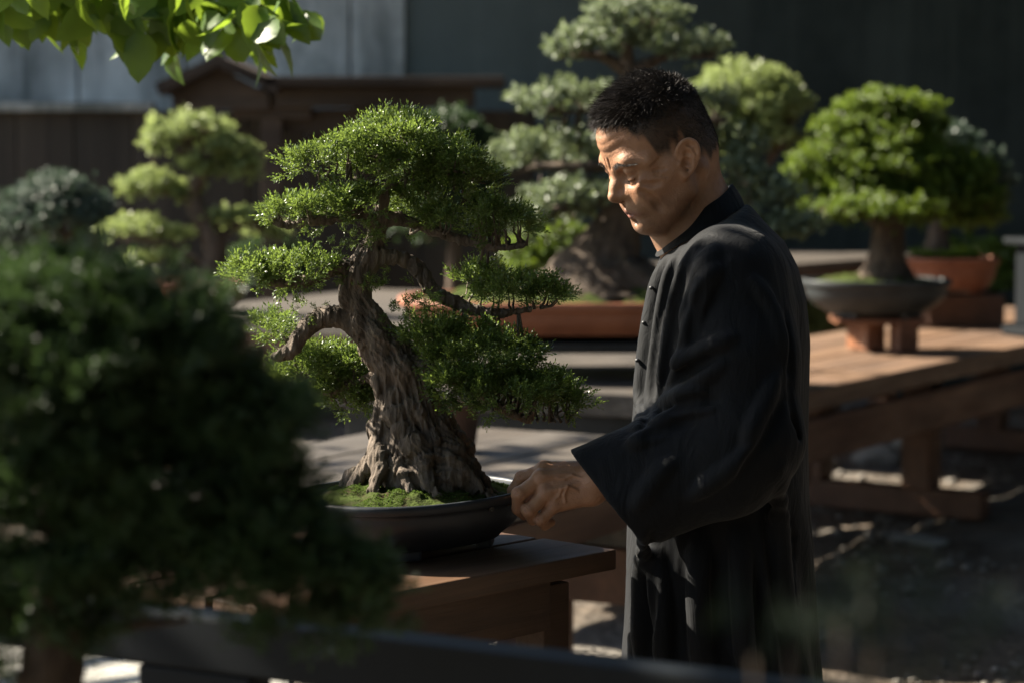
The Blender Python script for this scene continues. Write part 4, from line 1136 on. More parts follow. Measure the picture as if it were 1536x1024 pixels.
# mouth
he((0.078, 0, -0.064), (0.0140, 0.028, 0.016), 0.012)
hc((0.0890, 0.0, -0.0655), (0.077, 0.0255, -0.0725), 0.0054, 0.0028, 0.004)
hc((0.0875, 0.0, -0.0765), (0.0775, 0.023, -0.0755), 0.0060, 0.0032, 0.004)
hc((0.0950, 0.0, -0.0710), (0.0795, 0.0285, -0.0745), 0.0013, 0.0016, 0.0018, 's')
hc((0.090, 0, -0.053), (0.0925, 0, -0.060), 0.0020, 0.0022, 0.004, 's', both=False)
hb(0.0875, 0.0, -0.0850, 0.0034, 0.010, 's', both=False)
def hsurf(f, u, l0=0.10):
    """surface point of the near cheek at (f,u)"""
    return B.march(H(f, l0, u), -lv*HS, 0, 0.11)
def groove(pts, r, k, sink=0.0, op='s'):
    out = []
    for f, u in spline(pts, 5):
        p = hsurf(f, u)
        if p is None: continue
        out.append(p+lv*(r*0.45 if op == 's' else -r*0.6))
        
    q2 = [p-2*np.dot(p-HC, lv)*lv for p in out]
    for q_ in (out, q2): B.chain(q_, np.full(len(q_), r), k, op)
groove([(0.084, -0.040), (0.077, -0.052), (0.071, -0.064), (0.067, -0.076)], 0.0014, 0.010)
groove([(0.060, -0.012), (0.051, -0.010), (0.043, -0.005)], 0.0011, 0.003)
groove([(0.060, -0.018), (0.051, -0.020), (0.043, -0.022)], 0.0011, 0.003)
groove([(0.060, -0.024), (0.052, -0.029), (0.045, -0.034)], 0.0010, 0.003)
groove([(0.078, -0.030), (0.070, -0.035), (0.060, -0.037)], 0.0014, 0.007)
#      # hollow under the cheekbone
#          # temple
# forehead lines
def disp(lo, hi, fn):
    sl, (X, Y, Z) = B.blk(lo, hi); B.F[sl] += fn(X, Y, Z).astype(np.float32)
def flines(X, Y, Z):
    X = X-HC[0]; Y = Y-HC[1]; Z = Z-HC[2]
    f = (X*fv[0]+Y*fv[1]+Z*fv[2])/HS; l = (X*lv[0]+Y*lv[1])/HS; u = (X*uv[0]+Y*uv[1]+Z*uv[2])/HS
    m = np.clip((f-0.055)/0.02, 0, 1)*np.clip((u-0.016)/0.008, 0, 1)*np.clip((0.064-u)/0.01, 0, 1)*np.clip((0.055-abs(l))/0.02, 0, 1)
    return 0.00048*m*np.maximum(np.sin((u+0.0028*np.cos(l*55)+0.0012*np.sin(l*140))*6.283/0.0125), -0.2)
disp(HC-0.13, HC+0.13, flines)
# frown lines
hc((0.0935, 0.005, 0.000), (0.0905, 0.006, 0.014), 0.0007, 0.0006, 0.004, 's')
# ears
for s_ in (1, -1):
    ef = lambda f, l, u: H(0.012+f*0.86-u*0.27, s_*(0.0695+l), -0.022+u*0.88+f*0.18)
    rim = [(0.012, 0.004, 0.006), (0.013, 0.008, 0.018), (0.006, 0.012, 0.027), (-0.005, 0.015, 0.029), (-0.014, 0.018, 0.023), (-0.018, 0.019, 0.011), (-0.016, 0.017, -0.002), (-0.010, 0.013, -0.014), (-0.002, 0.009, -0.024)]
    rp = spline(rim, 4); rp = [ef(*p) for p in rp]
    # shell of the ear: a thin plate
    for i in range(0, len(rp)-1, 2):
        B.cone(ef(0.004, 0.004, 0.0), rp[i], 0.0046, 0.0020, 0.003)
    B.chain(rp, np.full(len(rp), 0.0028), 0.0015)
    B.ball(ef(0.004, 0.006, -0.025), 0.0062, 0.005); B.ball(ef(0.008, 0.003, -0.018), 0.0055, 0.005)
    B.ball(ef(0.002, 0.0125, -0.004), 0.0074, 0.002, 's'); B.ball(ef(0.001, 0.0160, 0.008), 0.0064, 0.002, 's'); B.ball(ef(-0.003, 0.0165, 0.018), 0.0042, 0.002, 's')
    B.chain([ef(-0.009, 0.0145, -0.010), ef(-0.011, 0.0165, 0.003), ef(-0.006, 0.0145, 0.015), ef(0.002, 0.0115, 0.020)], [0.0024]*4, 0.002)
    B.ball(ef(0.0115, 0.0055, -0.005), 0.0038, 0.003)
# neck
NB = P(1046, 336, TY)
B.cone(H(-0.016, 0, -0.034), NB, 0.050, 0.056, 0.02)
B.cone(H(0.018, 0, -0.085), NB+V3(-0.035, 0, 0.005), 0.030, 0.034, 0.02)
B.cone(H(-0.012, 0.056, -0.050), NB+V3(-0.045, -0.022, 0), 0.011, 0.010, 0.016)   # neck muscle
B.cone(H(-0.012, -0.056, -0.050), NB+V3(-0.045, 0.022, 0), 0.011, 0.010, 0.016)
for i in range(3):
    B.cone(H(0.012-0.010*i, 0.064, -0.070-0.003*i), NB+V3(-0.020+0.012*i, -0.06, 0.012), 0.0016, 0.0012, 0.006, 's')
# trunk, legs, far arm under the robe
pel = P(1080, 900, TY); che = P(1088, 460, TY)
B.cone(NB+V3(0.01, 0, -0.02), che, 0.065, 0.085, 0.04); B.cone(che, pel, 0.085, 0.085, 0.03)
for s_ in (-1, 1):
    hip = pel+V3(0, s_*0.07, -0.05); knee = V3(pel[0]-0.01, TY+s_*0.08, 0.50); ank = V3(pel[0]+0.01, TY+s_*0.085, 0.09)
    B.chain([hip, knee, ank], [0.07, 0.05, 0.038], 0.03)
    B.chain([ank-V3(0, 0, 0.03), ank+V3(-0.12, 0, -0.06), ank+V3(-0.17, 0, -0.065)], [0.04, 0.032, 0.024], 0.02)
    B.cone(che+V3(0.0, 0, 0.08), che+V3(0.005, s_*0.15, 0.05), 0.055, 0.045, 0.03)
B.chain([che+V3(0.005, 0.15, 0.05), V3(che[0]+0.03, TY+0.20, 1.10), V3(che[0]-0.02, TY+0.19, 0.90), V3(che[0]-0.03, TY+0.185, 0.83)], [0.043, 0.036, 0.026, 0.022], 0.02)
# near arm and hand
SH = P(1094, 410, 3.43); EL = P(1108, 672, 3.395); WR = P(893, 722, 3.405)
B.chain([SH, EL], [0.044, 0.036], 0.02); B.cone(EL, WR, 0.036, 0.0225, 0.015)
hp = lambda px, py, Y: P(px, py, Y)
wr1, wr2 = hp(892, 708, 3.418), hp(890, 738, 3.402)
B.cone(WR, wr1, 0.0225, 0.0165, 0.012); B.cone(WR, wr2, 0.0225, 0.0175, 0.012)
MCP = [hp(816, 704, 3.424), hp(811, 718, 3.404), hp(819, 739, 3.395), hp(832, 757, 3.396)]
ROOT = [hp(884, 706, 3.420), hp(884, 714, 3.410), hp(884, 728, 3.402), hp(884, 742, 3.402)]
for a_, b_, r_ in zip(ROOT, MCP, (0.0125, 0.0135, 0.0125, 0.0112)): B.cone(a_, b_, 0.0145, r_, 0.010)
B.cone(hp(880, 722, 3.418), hp(832, 728, 3.416), 0.018, 0.016, 0.012)              # palm
FI = [ # joints and radii: index, middle, ring, little
 ([MCP[0], hp(783, 716, 3.434), hp(769, 735, 3.437), hp(769, 748, 3.438)], [0.0108, 0.0094, 0.0082, 0.0068]),
 ([MCP[1], hp(779, 741, 3.391), hp(777, 762, 3.400), hp(786, 772, 3.412)], [0.0118, 0.0104, 0.0092, 0.0074]),
 ([MCP[2], hp(793, 766, 3.386), hp(799, 778, 3.398), hp(810, 776, 3.410)], [0.0110, 0.0096, 0.0086, 0.0070]),
 ([MCP[3], hp(811, 779, 3.389), hp(817, 787, 3.400), hp(827, 783, 3.408)], [0.0098, 0.0084, 0.0074, 0.0060])]
for pts, rd in FI:
    B.cone(pts[0], pts[1], rd[0], rd[1], 0.0035); B.cone(pts[1], pts[2], rd[1], rd[2], 0.0018); B.cone(pts[2], pts[3], rd[2], rd[3], 0.0018)
    B.ball(pts[1]+V3(-0.001, -0.001, 0.001), rd[1]*1.04, 0.003); B.ball(pts[0]+V3(0.0, -0.002, 0.002), rd[0]*1.02, 0.005)
    d_ = pts[0]-pts[1]; d_ /= np.linalg.norm(d_)
    for o_ in (-0.0022, 0.0015):                                                        # knuckle creases
        c_ = pts[1]+d_*o_+V3(-0.35, -0.75, 0.45)*rd[1]*1.06
        ax = np.cross(d_, V3(-0.35, -0.75, 0.45)); ax /= np.linalg.norm(ax)
        B.cone(c_-ax*0.004, c_+ax*0.004, 0.0008, 0.0008, 0.0015, 's')
# thumb, leaving the side of the palm and closing on the rim from behind
B.chain([hp(868, 716, 3.432), hp(832, 728, 3.448), hp(803, 742, 3.450), hp(786, 752, 3.444)], [0.0145, 0.0122, 0.0102, 0.0084], 0.006)
# tendons and veins
for a_, b_ in ((0, 0), (1, 1), (2, 2)):
    B.cone(ROOT[a_]+V3(-0.012, -0.0128, 0.006), MCP[b_]+V3(0.006, -0.0105, 0.0050), 0.0020, 0.0026, 0.004)
vein = lambda pts: B.chain([p for p in (lambda q: [x for x in (B.march(hp(a_, b_, 3.30), (hp(a_, b_, 3.5)-hp(a_, b_, 3.30)), 0, 1) for a_, b_ in q) if x is not None])(pts)], np.full(len(pts), 0.0013), 0.0025)
vein([(872, 716), (858, 712), (846, 718), (836, 716)]); vein([(866, 735), (852, 728), (842, 733), (838, 744), (832, 748)]); vein([(852, 728), (846, 742), (848, 752)])
V, Q = body.mesh()
# light smoothing
def smooth(V, Q, it=1, lam=0.5):
    e = np.vstack([Q[:, [0, 1]], Q[:, [1, 2]], Q[:, [2, 3]], Q[:, [3, 0]]]); e = np.vstack([e, e[:, ::-1]])
    for _ in range(it):
        acc = np.zeros_like(V); n = np.zeros(len(V))
        for j in range(3): acc[:, j] = np.bincount(e[:, 0], V[e[:, 1], j], len(V))
        n = np.bincount(e[:, 0], minlength=len(V))
        V = V+lam*(acc/np.maximum(n, 1)[:, None]-V)
    return V
V = smooth(V, Q, 2, 0.5)
def vnormals(V, Q):
    n = np.cross(V[Q[:, 2]]-V[Q[:, 0]], V[Q[:, 3]]-V[Q[:, 1]]); N = np.zeros_like(V)
    for j in range(4):
        for k in range(3): N[:, k] += np.bincount(Q[:, j], n[:, k], len(V))
    return N/(np.linalg.norm(N, axis=1)[:, None]+1e-12)
VN = vnormals(V, Q)
L_ = (V-HC)@HM.T/HS; f_, l_, u_ = L_[:, 0], L_[:, 1], L_[:, 2]; al = abs(l_)
sst = lambda x: np.clip(x, 0, 1)**2*(3-2*np.clip(x, 0, 1))
# hairline height as a function of f (front high, temple, sideburn, behind the ear, nape)
hl = np.interp(f_, [-0.12, -0.070, -0.030, -0.012, 0.000, 0.024, 0.036, 0.044, 0.052, 0.062, 0.070, 0.10], [-0.040, -0.042, -0.038, -0.028, 0.014, 0.004, -0.010, 0.000, 0.022, 0.042, 0.060, 0.063])
hl = hl+0.004*np.sin(f_*400)+0.004*np.sin(al*330)
scalp = sst((u_-hl)/0.020+0.4)*(V[:, 2] > 1.38)*(al < 0.085)
earm = (f_ < 0.036) & (f_ > -0.020) & (u_ < 0.016) & (u_ > -0.06) & (al > 0.0735); scalp[earm] = 0
lip = sst(1.4-np.sqrt(((u_+0.0715)/0.0085)**2+(l_/0.026)**2))*(f_ > 0.072)
beard = sst((-u_-0.048)/0.02)*sst((f_-0.005)/0.03)*(V[:, 2] > 1.38)*(1-lip)
body_o = mesh_np('body', V, Q, M['skin'], man, attrs={'lip': lip, 'scalp': scalp, 'beard': beard})
del body, B
# eyes
for s_ in (1, -1):
    b_ = bmesh.new(); bmesh.ops.create_uvsphere(b_, u_segments=20, v_segments=14, radius=0.0131*HS)
    bmesh.ops.translate(b_, verts=b_.verts, vec=H(EYE[0], s_*EYE[1], EYE[2])); me = bpy.data.meshes.new('eye'); b_.to_mesh(me); b_.free()
    for p in me.polygons: p.use_smooth = True
    link('eye', me, M['eye'], man)
# hair: strands rooted on the scalp
def strands(root, nrm, d, length, width, nseg=4, curl=0.25):
    n = len(root); pts = [root-nrm*0.001]
    d = d/np.linalg.norm(d, axis=1)[:, None]; cur = root-nrm*0.001; dirn = nrm*0.5+d*0.7
    bend = rng.normal(size=(n, 3))*curl
    for i in range(nseg):
        dirn = dirn*0.55+d*0.5+bend*0.3+V3(0, 0, -0.10); dirn /= np.linalg.norm(dirn, axis=1)[:, None]
        cur = cur+dirn*(length/nseg)[:, None]; pts.append(cur)
    side = np.cross(dirn, rng.normal(size=(n, 3))); side /= np.linalg.norm(side, axis=1)[:, None]
    V = []
    for i, p in enumerate(pts):
        w_ = (width*(1-0.75*i/nseg))[:, None]; V += [p-side*w_, p+side*w_]
    V = np.stack(V, 1); m = V.shape[1]; k = (np.arange(n)*m)[:, None]
    Q = np.concatenate([np.stack([k+2*i, k+2*i+1, k+2*i+3, k+2*i+2], -1).reshape(-1, 4) for i in range(nseg)])
    return V.reshape(-1, 3), Q
hs_ = np.nonzero(scalp > 0.08)[0]
pick = rng.choice(hs_, 40000, p=scalp[hs_]**1.6/(scalp[hs_]**1.6).sum()); rt = V[pick]; nn = VN[pick]; uu = u_[pick]; ff = f_[pick]; ll = l_[pick]
top = sst((uu-0.040)/0.040)
ln = 0.0035+0.003*sst((uu+0.03)/0.06)+top*rng.uniform(0.012, 0.022, len(uu))*(0.8+0.5*sst((ff-0.02)/0.06))
ln *= rng.uniform(0.6, 1.15, len(ln))*(0.45+0.55*scalp[pick])
lock = wob(rt[:, 0], rt[:, 1], rt[:, 2], 70, 9)[:, None]; lock2 = wob(rt[:, 0], rt[:, 1], rt[:, 2], 80, 10)[:, None]
comb = (fv*0.95+uv*0.15)[None]*top[:, None]+(-uv*0.8-fv*0.5)[None]*(1-top[:, None])
comb = comb+lock*lv*0.6*top[:, None]+lock2*uv*0.5*top[:, None]+nn*0.42*top[:, None]+rng.normal(size=rt.shape)*0.14
Vh, Qh = strands(rt, nn, comb, ln, np.full(len(rt), 0.00032), 5, 0.42)
p2 = rng.choice(hs_, 16000, p=(scalp[hs_]*np.clip((u_[hs_]-0.03)/0.03, 0, 1)+1e-9)/(scalp[hs_]*np.clip((u_[hs_]-0.03)/0.03, 0, 1)+1e-9).sum())
c2 = (fv*0.5+uv*0.2)[None]+VN[p2]*0.4+rng.normal(size=(len(p2), 3))*0.45
V2, Q2 = strands(V[p2], VN[p2], c2, rng.uniform(0.006, 0.013, len(p2)), np.full(len(p2), 0.00036), 5, 0.5)
Qh = np.vstack([Qh, Q2+len(Vh)]); Vh = np.vstack([Vh, V2])
mesh_np('hair', Vh, Qh, M['hair'], man)
# eyebrows
ec2 = lambda s_, az, el, r: H(EYE[0]+r*math.cos(R(el))*math.cos(R(az)), s_*EYE[1]+r*math.cos(R(el))*math.sin(R(az)), EYE[2]+r*math.sin(R(el)))
for s_ in (1, -1):
    n = 300; t_ = rng.random(n)
    bu = np.interp(t_, [0, 0.4, 1], [0.0015, 0.0075, 0.000])+rng.normal(size=n)*0.0016*(1.15-t_); bl = np.interp(t_, [0, 0.5, 1], [0.013, 0.032, 0.053])
    roots = []; 
    for a_, b_ in zip(bl, bu):
        c_ = np.argmin(((np.stack([l_-s_*a_, u_-b_], -1))**2).sum(1)+1e3*((f_ < 0.03) | (f_ > 0.2))); roots.append(c_)
    roots = np.array(roots)
    d_ = s_*lv[None]*0.8-uv[None]*0.2-fv[None]*0.35+rng.normal(size=(n, 3))*0.15
    Vb, Qb = strands(V[roots]+VN[roots]*0.0012, VN[roots], d_, rng.uniform(0.004, 0.007, n), np.full(n, 0.00028), 3, 0.15)
    mesh_np('eyebrow', Vb, Qb, M['brow'], man)
    n = 48; az_ = np.linspace(-46, 48, n)+rng.normal(size=n)
    rt_ = np.array([ec2(s_, s_*a_, -15-7*math.cos(R(a_*1.6)), 0.0147) for a_ in az_])
    d_ = rt_-H(EYE[0], s_*EYE[1], EYE[2]); d_ = d_/np.linalg.norm(d_, axis=1)[:, None]*0.6-uv[None]*0.9+rng.normal(size=(n, 3))*0.1
    Vb, Qb = strands(rt_, d_, d_, rng.uniform(0.0035, 0.0055, n), np.full(n, 0.00022), 3, 0.1)
    mesh_np('eyelashes', Vb, Qb, M['brow'], man)

# ------------------------------------------------------------------ robe
rb = Field(graded((0.03, 0.50, 0.0030)), graded((3.26, 3.98, 0.0034)), graded((0.06, 0.72, 0.03), (0.72, 1.50, 0.0030)), cap=0.12)
tab = np.array([  # py, front px, back px, half width
 (292, 1040, 1108, 0.055), (302, 1026, 1118, 0.075), (330, 1006, 1145, 0.118), (362, 995, 1176, 0.152), (400, 986, 1194, 0.180), (446, 977, 1207, 0.196), (506, 964, 1211, 0.203),
 (576, 954, 1210, 0.200), (650, 948, 1209, 0.196), (750, 945, 1211, 0.196), (850, 943, 1215, 0.204), (950, 940, 1220, 0.212), (1100, 934, 1232, 0.222), (1500, 925, 1245, 0.235), (1900, 920, 1250, 0.24)])
tz = np.array([P(0, r_[0], TY)[2] for r_ in tab]); tf = np.array([P(r_[1], r_[0], TY)[0] for r_ in tab]); tk = np.array([P(r_[2], r_[0], TY)[0] for r_ in tab])
o_ = np.argsort(tz); tz, tf, tk, tw_ = tz[o_], tf[o_], tk[o_], tab[o_, 3]
def torso(X, Y, Z):
    f = np.interp(Z, tz, tf); b = np.interp(Z, tz, tk); ay = np.interp(Z, tz, tw_); ax = (b-f)/2; xc = (f+b)/2
    x = (X-xc)/ax; y = (Y-TY)/ay
    r = (np.abs(x)**2.25+np.abs(y)**2.25)**(1/2.25)
    d = (r-1)*np.minimum(ax, ay)*0.9
    d = d+0.0050*np.clip((1.06-Z)/0.15, 0.0, 1)*np.sin(np.arctan2(y, x)*17+3*np.sin(Z*7)+1.5*np.sin(np.arctan2(y, x)*5))   # hanging folds
    return np.maximum(d, np.maximum(Z-tz[-1], 0.075-Z))
k1, k2 = P(983, 386, TY), P(1116, 307, TY); kn = V3(-(k2[2]-k1[2]), 0, k2[0]-k1[0]); kn /= np.linalg.norm(kn)
neckcut = lambda X, Y, Z: (X-k1[0])*kn[0]+(Z-k1[2])*kn[2]+0*Y
torso0 = torso
def torso(X, Y, Z):
    a_ = torso0(X, Y, Z); b_ = neckcut(X, Y, Z)-0.10*np.maximum(0, np.abs(Y-TY)-0.07)*0; k = 0.012
    h = np.clip(0.5-0.5*(a_-b_)/k, 0, 1); return a_+(b_-a_)*h+k*h*(1-h)
rb.put((0.03, 3.26, 0.05), (0.5, 3.98, 1.5), torso, 0.0)
CU = P(912, 746, 3.395)
S1 = P(1098, 418, 3.455); E1 = P(1112, 655, 3.40); E2 = P(1085, 690, 3.39)
rb.chain([S1, P(1108, 540, 3.425), E1], [0.078, 0.081, 0.086], 0.03)
rb.cone(E1, E2, 0.086, 0.082, 0.02)
W1 = P(895, 726, 3.40); W2 = P(915, 765, 3.395)
rb.cone(E1, P(875, 726, 3.40), 0.080, 0.052, 0.015); rb.cone(E2, P(912, 768, 3.395), 0.078, 0.066, 0.015)
rb.chain([P(1080, 418, TY+0.17), P(1105, 640, TY+0.21), P(1090, 770, TY+0.21), P(1082, 880, TY+0.20)], [0.078, 0.082, 0.074, 0.066], 0.03)
# cut the cuff and hollow the sleeve
c1, c2 = P(868, 690, 3.40), P(962, 806, 3.40); e_ = (c2-c1)/np.linalg.norm(c2-c1); nrm = V3(-e_[2], 0, e_[0]); nrm = -nrm if nrm[0] > 0 else nrm
def cuffcut(X, Y, Z): return -((X-c1[0])*nrm[0]+(Z-c1[2])*nrm[2]+0*Y)
rb.put((0.03, 3.27, 0.90), (0.22, 3.50, 1.12), lambda X, Y, Z: np.maximum(cuffcut(X, Y, Z), np.maximum(Y-3.485, X-0.19)), 0.0, 's')
mid = (c1+c2)/2
rb.chain([P(1010, 708, 3.40), P(915, 746, 3.397), P(850, 772, 3.395)], [0.034, 0.046, 0.048], 0.003, 's')
rb.cone(P(980, 700, 3.40), P(850, 735, 3.40), 0.030, 0.037, 0.003, 's')
# folds laid on the visible surface
def onsurf(px, py):
    o = P(px, py, 3.20); d = P(px, py, 3.80)-o
    return rb.march(o, d, 0, 1, 500), d/np.linalg.norm(d)
def fold(pts, r, k, op='u', taper=True):
    q_ = []; 
    for px, py in spline(pts, 6):
        p, d = onsurf(px, py)
        if p is not None: q_.append(p+d*(r*0.35 if op == 'u' else -r*0.3))
    if len(q_) < 3: return
    q_ = np.array(q_)
    for _ in range(6): q_[1:-1] = 0.5*q_[1:-1]+0.25*(q_[:-2]+q_[2:])
    rr = np.full(len(q_), r)
    if taper: rr = r*np.clip(np.sin(np.linspace(0.12, math.pi-0.12, len(q_)))*1.5, 0.25, 1)
    rb.chain(q_, rr, k, op)
for a_, r_ in [ # chest pleats falling from the collar
  ([(1000, 392), (986, 440), (974, 500), (965, 570), (958, 640)], 0.009), ([(1022, 376), (1006, 430), (994, 500), (985, 580), (978, 640)], 0.011), ([(1050, 368), (1030, 420), (1015, 480), (1005, 560), (998, 612)], 0.012), ([(1072, 372), (1056, 410), (1040, 455), (1030, 500)], 0.010)]:
    fold(a_, r_, 0.016)
for a_ in [[(1012, 390), (998, 440), (985, 500), (976, 580), (968, 640)], [(1036, 376), (1018, 430), (1005, 490), (995, 570), (988, 625)]]:
    fold(a_, 0.0055, 0.010, 's')
for a_ in [ # sleeve creases
  [(1062, 440), (1040, 480), (1030, 520), (1015, 570), (1003, 600)], [(1100, 505), (1062, 524), (1028, 538), (1012, 548)], [(1085, 545), (1050, 572), (1025, 588), (1000, 598)], [(1062, 590), (1030, 590), (1005, 600), (985, 622)],
  [(1070, 610), (1035, 615), (1005, 628), (975, 640)], [(1010, 640), (975, 655), (945, 668)], [(1150, 640), (1110, 690), (1070, 720), (1035, 745)], [(1165, 560), (1140, 620), (1118, 660)], [(1010, 690), (980, 720), (955, 760)],
  [(1130, 420), (1160, 470), (1175, 540)], [(1075, 400), (1055, 430), (1046, 460)]]:
    fold(a_, 0.0085, 0.012)
for a_ in [[(1075, 530), (1042, 552), (1015, 566)], [(1075, 600), (1035, 602), (1006, 614)], [(1050, 628), (1000, 640), (965, 652)], [(1175, 600), (1150, 660), (1110, 715)], [(1180, 470), (1190, 600), (1192, 760), (1195, 900)], [(1060, 425), (1043, 465), (1036, 510)]]:
    fold(a_, 0.0050, 0.010, 's')
for a_ in [[(990, 830), (988, 880), (994, 930), (992, 1000)], [(965, 800), (962, 880), (960, 1000)], [(1050, 800), (1045, 900), (1050, 1020)], [(1110, 780), (1112, 900), (1120, 1020)], [(1170, 700), (1172, 850), (1180, 1020)]]:
    fold(a_, 0.009, 0.018)
for a_ in [[(978, 800), (975, 880), (976, 1000)], [(1020, 800), (1018, 900), (1020, 1010)], [(1082, 800), (1080, 900), (1085, 1010)]]:
    fold(a_, 0.006, 0.012, 's')
X, Y_, Z = np.meshgrid(rb.x, rb.y, rb.z, indexing='ij', sparse=True)
rb.F += 0.0011*wob(X, Y_, Z*0.6, 26, 51)+0.0006*wob(X, Y_, Z*0.5, 75, 52)
Vr, Qr = rb.mesh(); Vr = smooth(Vr, Qr, 2, 0.5)
robe = mesh_np('robe', Vr, Qr, M['cloth'], man)
# stand-up collar
n = 72; ph = np.linspace(R(172), R(172)+2*math.pi*0.985, n)       # opens at the throat
def ring(c, ra, rbb, ax, lift=0): return np.stack([c[0]+ax[0]*np.cos(ph)*ra, np.full(n, c[1])+np.sin(ph)*rbb, c[2]+ax[2]*np.cos(ph)*ra], -1)
pf, pb = P(983, 384, TY), P(1116, 306, TY); qf, qb = P(998, 350, TY), P(1098, 276, TY)
cb, ab = (pf+pb)/2, (pb-pf); ct, at_ = (qf+qb)/2, (qb-qf)
rows = []
for t_, o in ((0, 0.0), (0.3, 0.0015), (0.65, 0.001), (0.97, 0.0), (1.0, -0.002), (0.97, -0.004), (0.5, -0.004), (0.0, -0.006)):
    c_ = cb*(1-t_)+ct*t_; x_ = (ab*(1-t_)+at_*t_)/2; Lx = np.linalg.norm(x_); y_ = 0.082*(1-t_)+0.066*t_
    rows.append(ring(c_, Lx+o, y_+o, x_/Lx)+V3(0, 0, 0)+np.stack([0*ph, 0*ph, 0.0015*np.sin(ph*5+t_*3)], -1))
Vc = np.vstack(rows); m = len(rows)
i = np.arange(m-1)[:, None]*n; j = np.arange(n-1)[None]; Qc = np.stack([i+j, i+j+1, i+n+j+1, i+n+j], -1).reshape(-1, 4)
mesh_np('collar', Vc, Qc, M['cloth'], robe)
for px, py in ((990, 384), (977, 432), (966, 484), (956, 540)):
    p, d = onsurf(px, py)
    if p is None: continue
    b_ = bmesh.new(); bmesh.ops.create_uvsphere(b_, u_segments=14, v_segments=10, radius=0.0036)
    bmesh.ops.scale(b_, verts=b_.verts, vec=(1, 1, 0.85)); bmesh.ops.translate(b_, verts=b_.verts, vec=p+V3(0.000, 0.0, 0))
    me = bpy.data.meshes.new('button'); b_.to_mesh(me); b_.free()
    for f in me.polygons: f.use_smooth = True
    link('button', me, M['button'], robe)
del rb
shade((-0.50, 1.9, 1.15), 3.4, (0.60, 0.40, 0.40), 420)
shade((-0.05, 2.12, 1.06), 2.6, (0.40, 0.16, 0.16), 260)
shade((0.33, 3.325, 1.33), 2.6, (0.035, 0.030, 0.05), 130, 0.05)
shade((1.5, 5.0, 0.1), 6.6, (0.6, 0.5, 0.4), 170)
shade((-0.93, 4.7, 1.86), 0.75, (0.16, 0.26, 0.10), 330, 0.075)
shade((0.30, 1.1, 0.90), 2.6, (0.35, 0.22, 0.30), 520)
shade((-0.1, 5.9, 0.75), 5.2, (0.45, 0.45, 0.35), 170)
shade((1.05, 8.35, 0.68), 6.6, (0.30, 0.35, 0.30), 150)
mlw.build('trunk', M['bark_dark'], mt)
mls.build('leaves', M['leaf_maple'], mt, smooth=False)
# unseen tree added by the camera, its crown holds back sky fill
bw = Soup(); bl = Soup()
bw.tube(spline([(3.4, -1.8, 0), (3.3, -1.7, 1.6), (2.9, -1.5, 3.0), (2.0, -1.0, 4.2)], 6), np.linspace(0.20, 0.08, 19), 12, 0.06)
n = 9000; d = rng.normal(size=(n, 3)); d /= np.linalg.norm(d, axis=1)[:, None]
pos = V3(2.4, -0.6, 4.6)+d*np.array([5.2, 4.6, 1.3])*rng.uniform(0.45, 1.0, n)[:, None]
instances(*T_MAP, pos, rng.normal(size=(n, 3))+V3(0, 0, -0.4), 0.26*rng.uniform(0.7, 1.3, n), bl, 0.2+0.4*rng.random(n))
for k in range(0, n, 130):
    q_ = spline([V3(2.0, -1.0, 4.2), (V3(2.0, -1.0, 4.2)+pos[k])/2+V3(0, 0, 0.2), pos[k]], 5); bw.tube(q_, np.linspace(0.06, 0.008, len(q_)), 6)
ot = thing('sky_blocker_tree', (3.4, -1.8, 0), 'added broad leafy tree over the near side, out of the picture, blocking sky light', 'tree')
bw.build('trunk', M['bark_dark'], ot); bl.build('leaves', M['leaf_deep'], ot, smooth=False)
wt = thing('sky_blocker_tree', (4.6, 15.6, 0), 'added big tree beyond the dark wall, its unseen boughs blocking sky over the right side', 'tree')  # out-of-view tree added to keep sky light off the right side
bw = Soup(); bl = Soup()
bw.tube(spline([(4.6, 15.6, 0), (4.5, 15.5, 3.0), (4.2, 14.5, 4.6), (3.4, 12.0, 5.0)], 6), np.linspace(0.22, 0.08, 19), 12, 0.06)
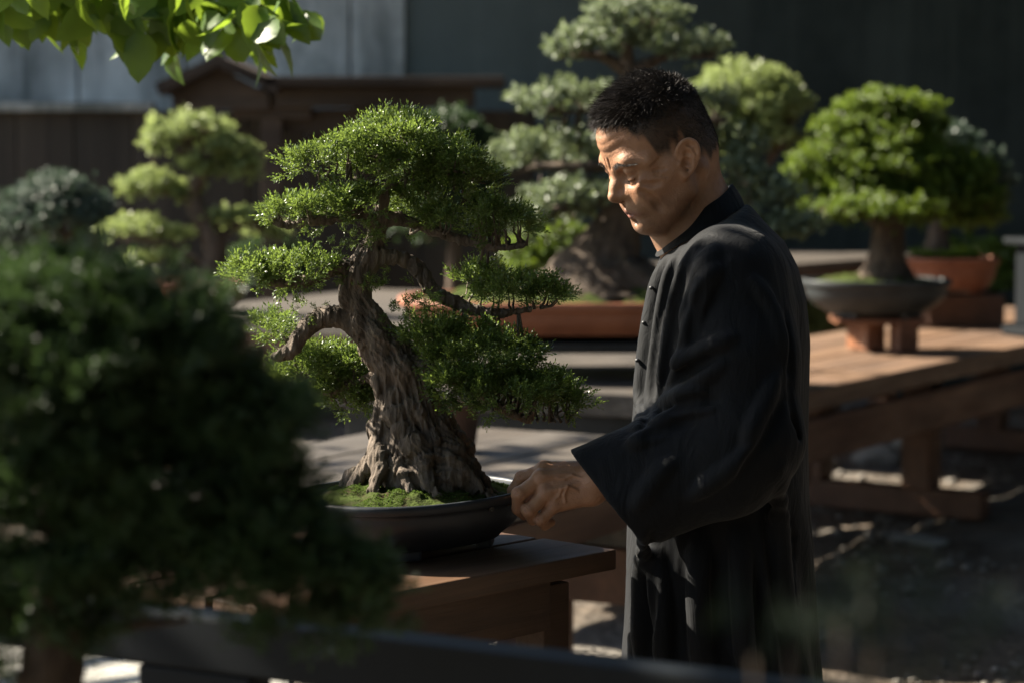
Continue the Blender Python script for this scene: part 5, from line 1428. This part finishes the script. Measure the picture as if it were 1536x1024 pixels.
n = 6500; d = rng.normal(size=(n, 3)); d /= np.linalg.norm(d, axis=1)[:, None]
pos = V3(3.6, 9.6, 5.0)+d*np.array([4.2, 5.2, 1.1])*rng.uniform(0.45, 1.0, n)[:, None]
instances(*T_MAP, pos, rng.normal(size=(n, 3))+V3(0, 0, -0.4), 0.26*rng.uniform(0.7, 1.3, n), bl, 0.2+0.4*rng.random(n))
for k in range(0, n, 130):
    q_ = spline([V3(3.8, 13.2, 4.85), (V3(3.8, 13.2, 4.85)+pos[k])/2+V3(0, 0, 0.2), pos[k]], 5); bw.tube(q_, np.linspace(0.06, 0.008, len(q_)), 6)
bw.build('trunk', M['bark_dark'], wt); bl.build('leaves', M['leaf_deep'], wt, smooth=False)
# ------------------------------------------------------------------ camera, sun, sky
cam = bpy.data.cameras.new('camera'); co = bpy.data.objects.new('camera', cam); col.objects.link(co)
co.location = CAM; co.rotation_euler = (R(90)-PITCH, 0, 0)
cam.sensor_width = 36; cam.lens = 85; cam.clip_end = 500; cam.clip_start = 0.05
cam.dof.use_dof = True; cam.dof.focus_distance = 3.50; cam.dof.aperture_fstop = 4.5
sc.camera = co
el = math.asin(SUN[2]); rot = math.atan2(SUN[0], SUN[1])
sl = bpy.data.lights.new('sun', 'SUN'); sl.energy = 5.0; sl.angle = R(0.55); sl.color = (1.0, 0.91, 0.76)
so = bpy.data.objects.new('sun', sl); col.objects.link(so)
so.rotation_euler = Vector(SUN).to_track_quat('Z', 'Y').to_euler()
w = bpy.data.worlds.new('World'); sc.world = w; w.use_nodes = True
nt_ = w.node_tree; bg = nt_.nodes['Background']
sky = nt_.nodes.new('ShaderNodeTexSky'); sky.sky_type = 'NISHITA'; sky.sun_disc = False
sky.sun_elevation = el; sky.sun_rotation = rot
nt_.links.new(sky.outputs[0], bg.inputs[0]); bg.inputs[1].default_value = 0.05
sc.view_settings.view_transform = 'Standard'; sc.view_settings.look = 'None'
sc.view_settings.exposure = 2.15; sc.view_settings.gamma = 1.0
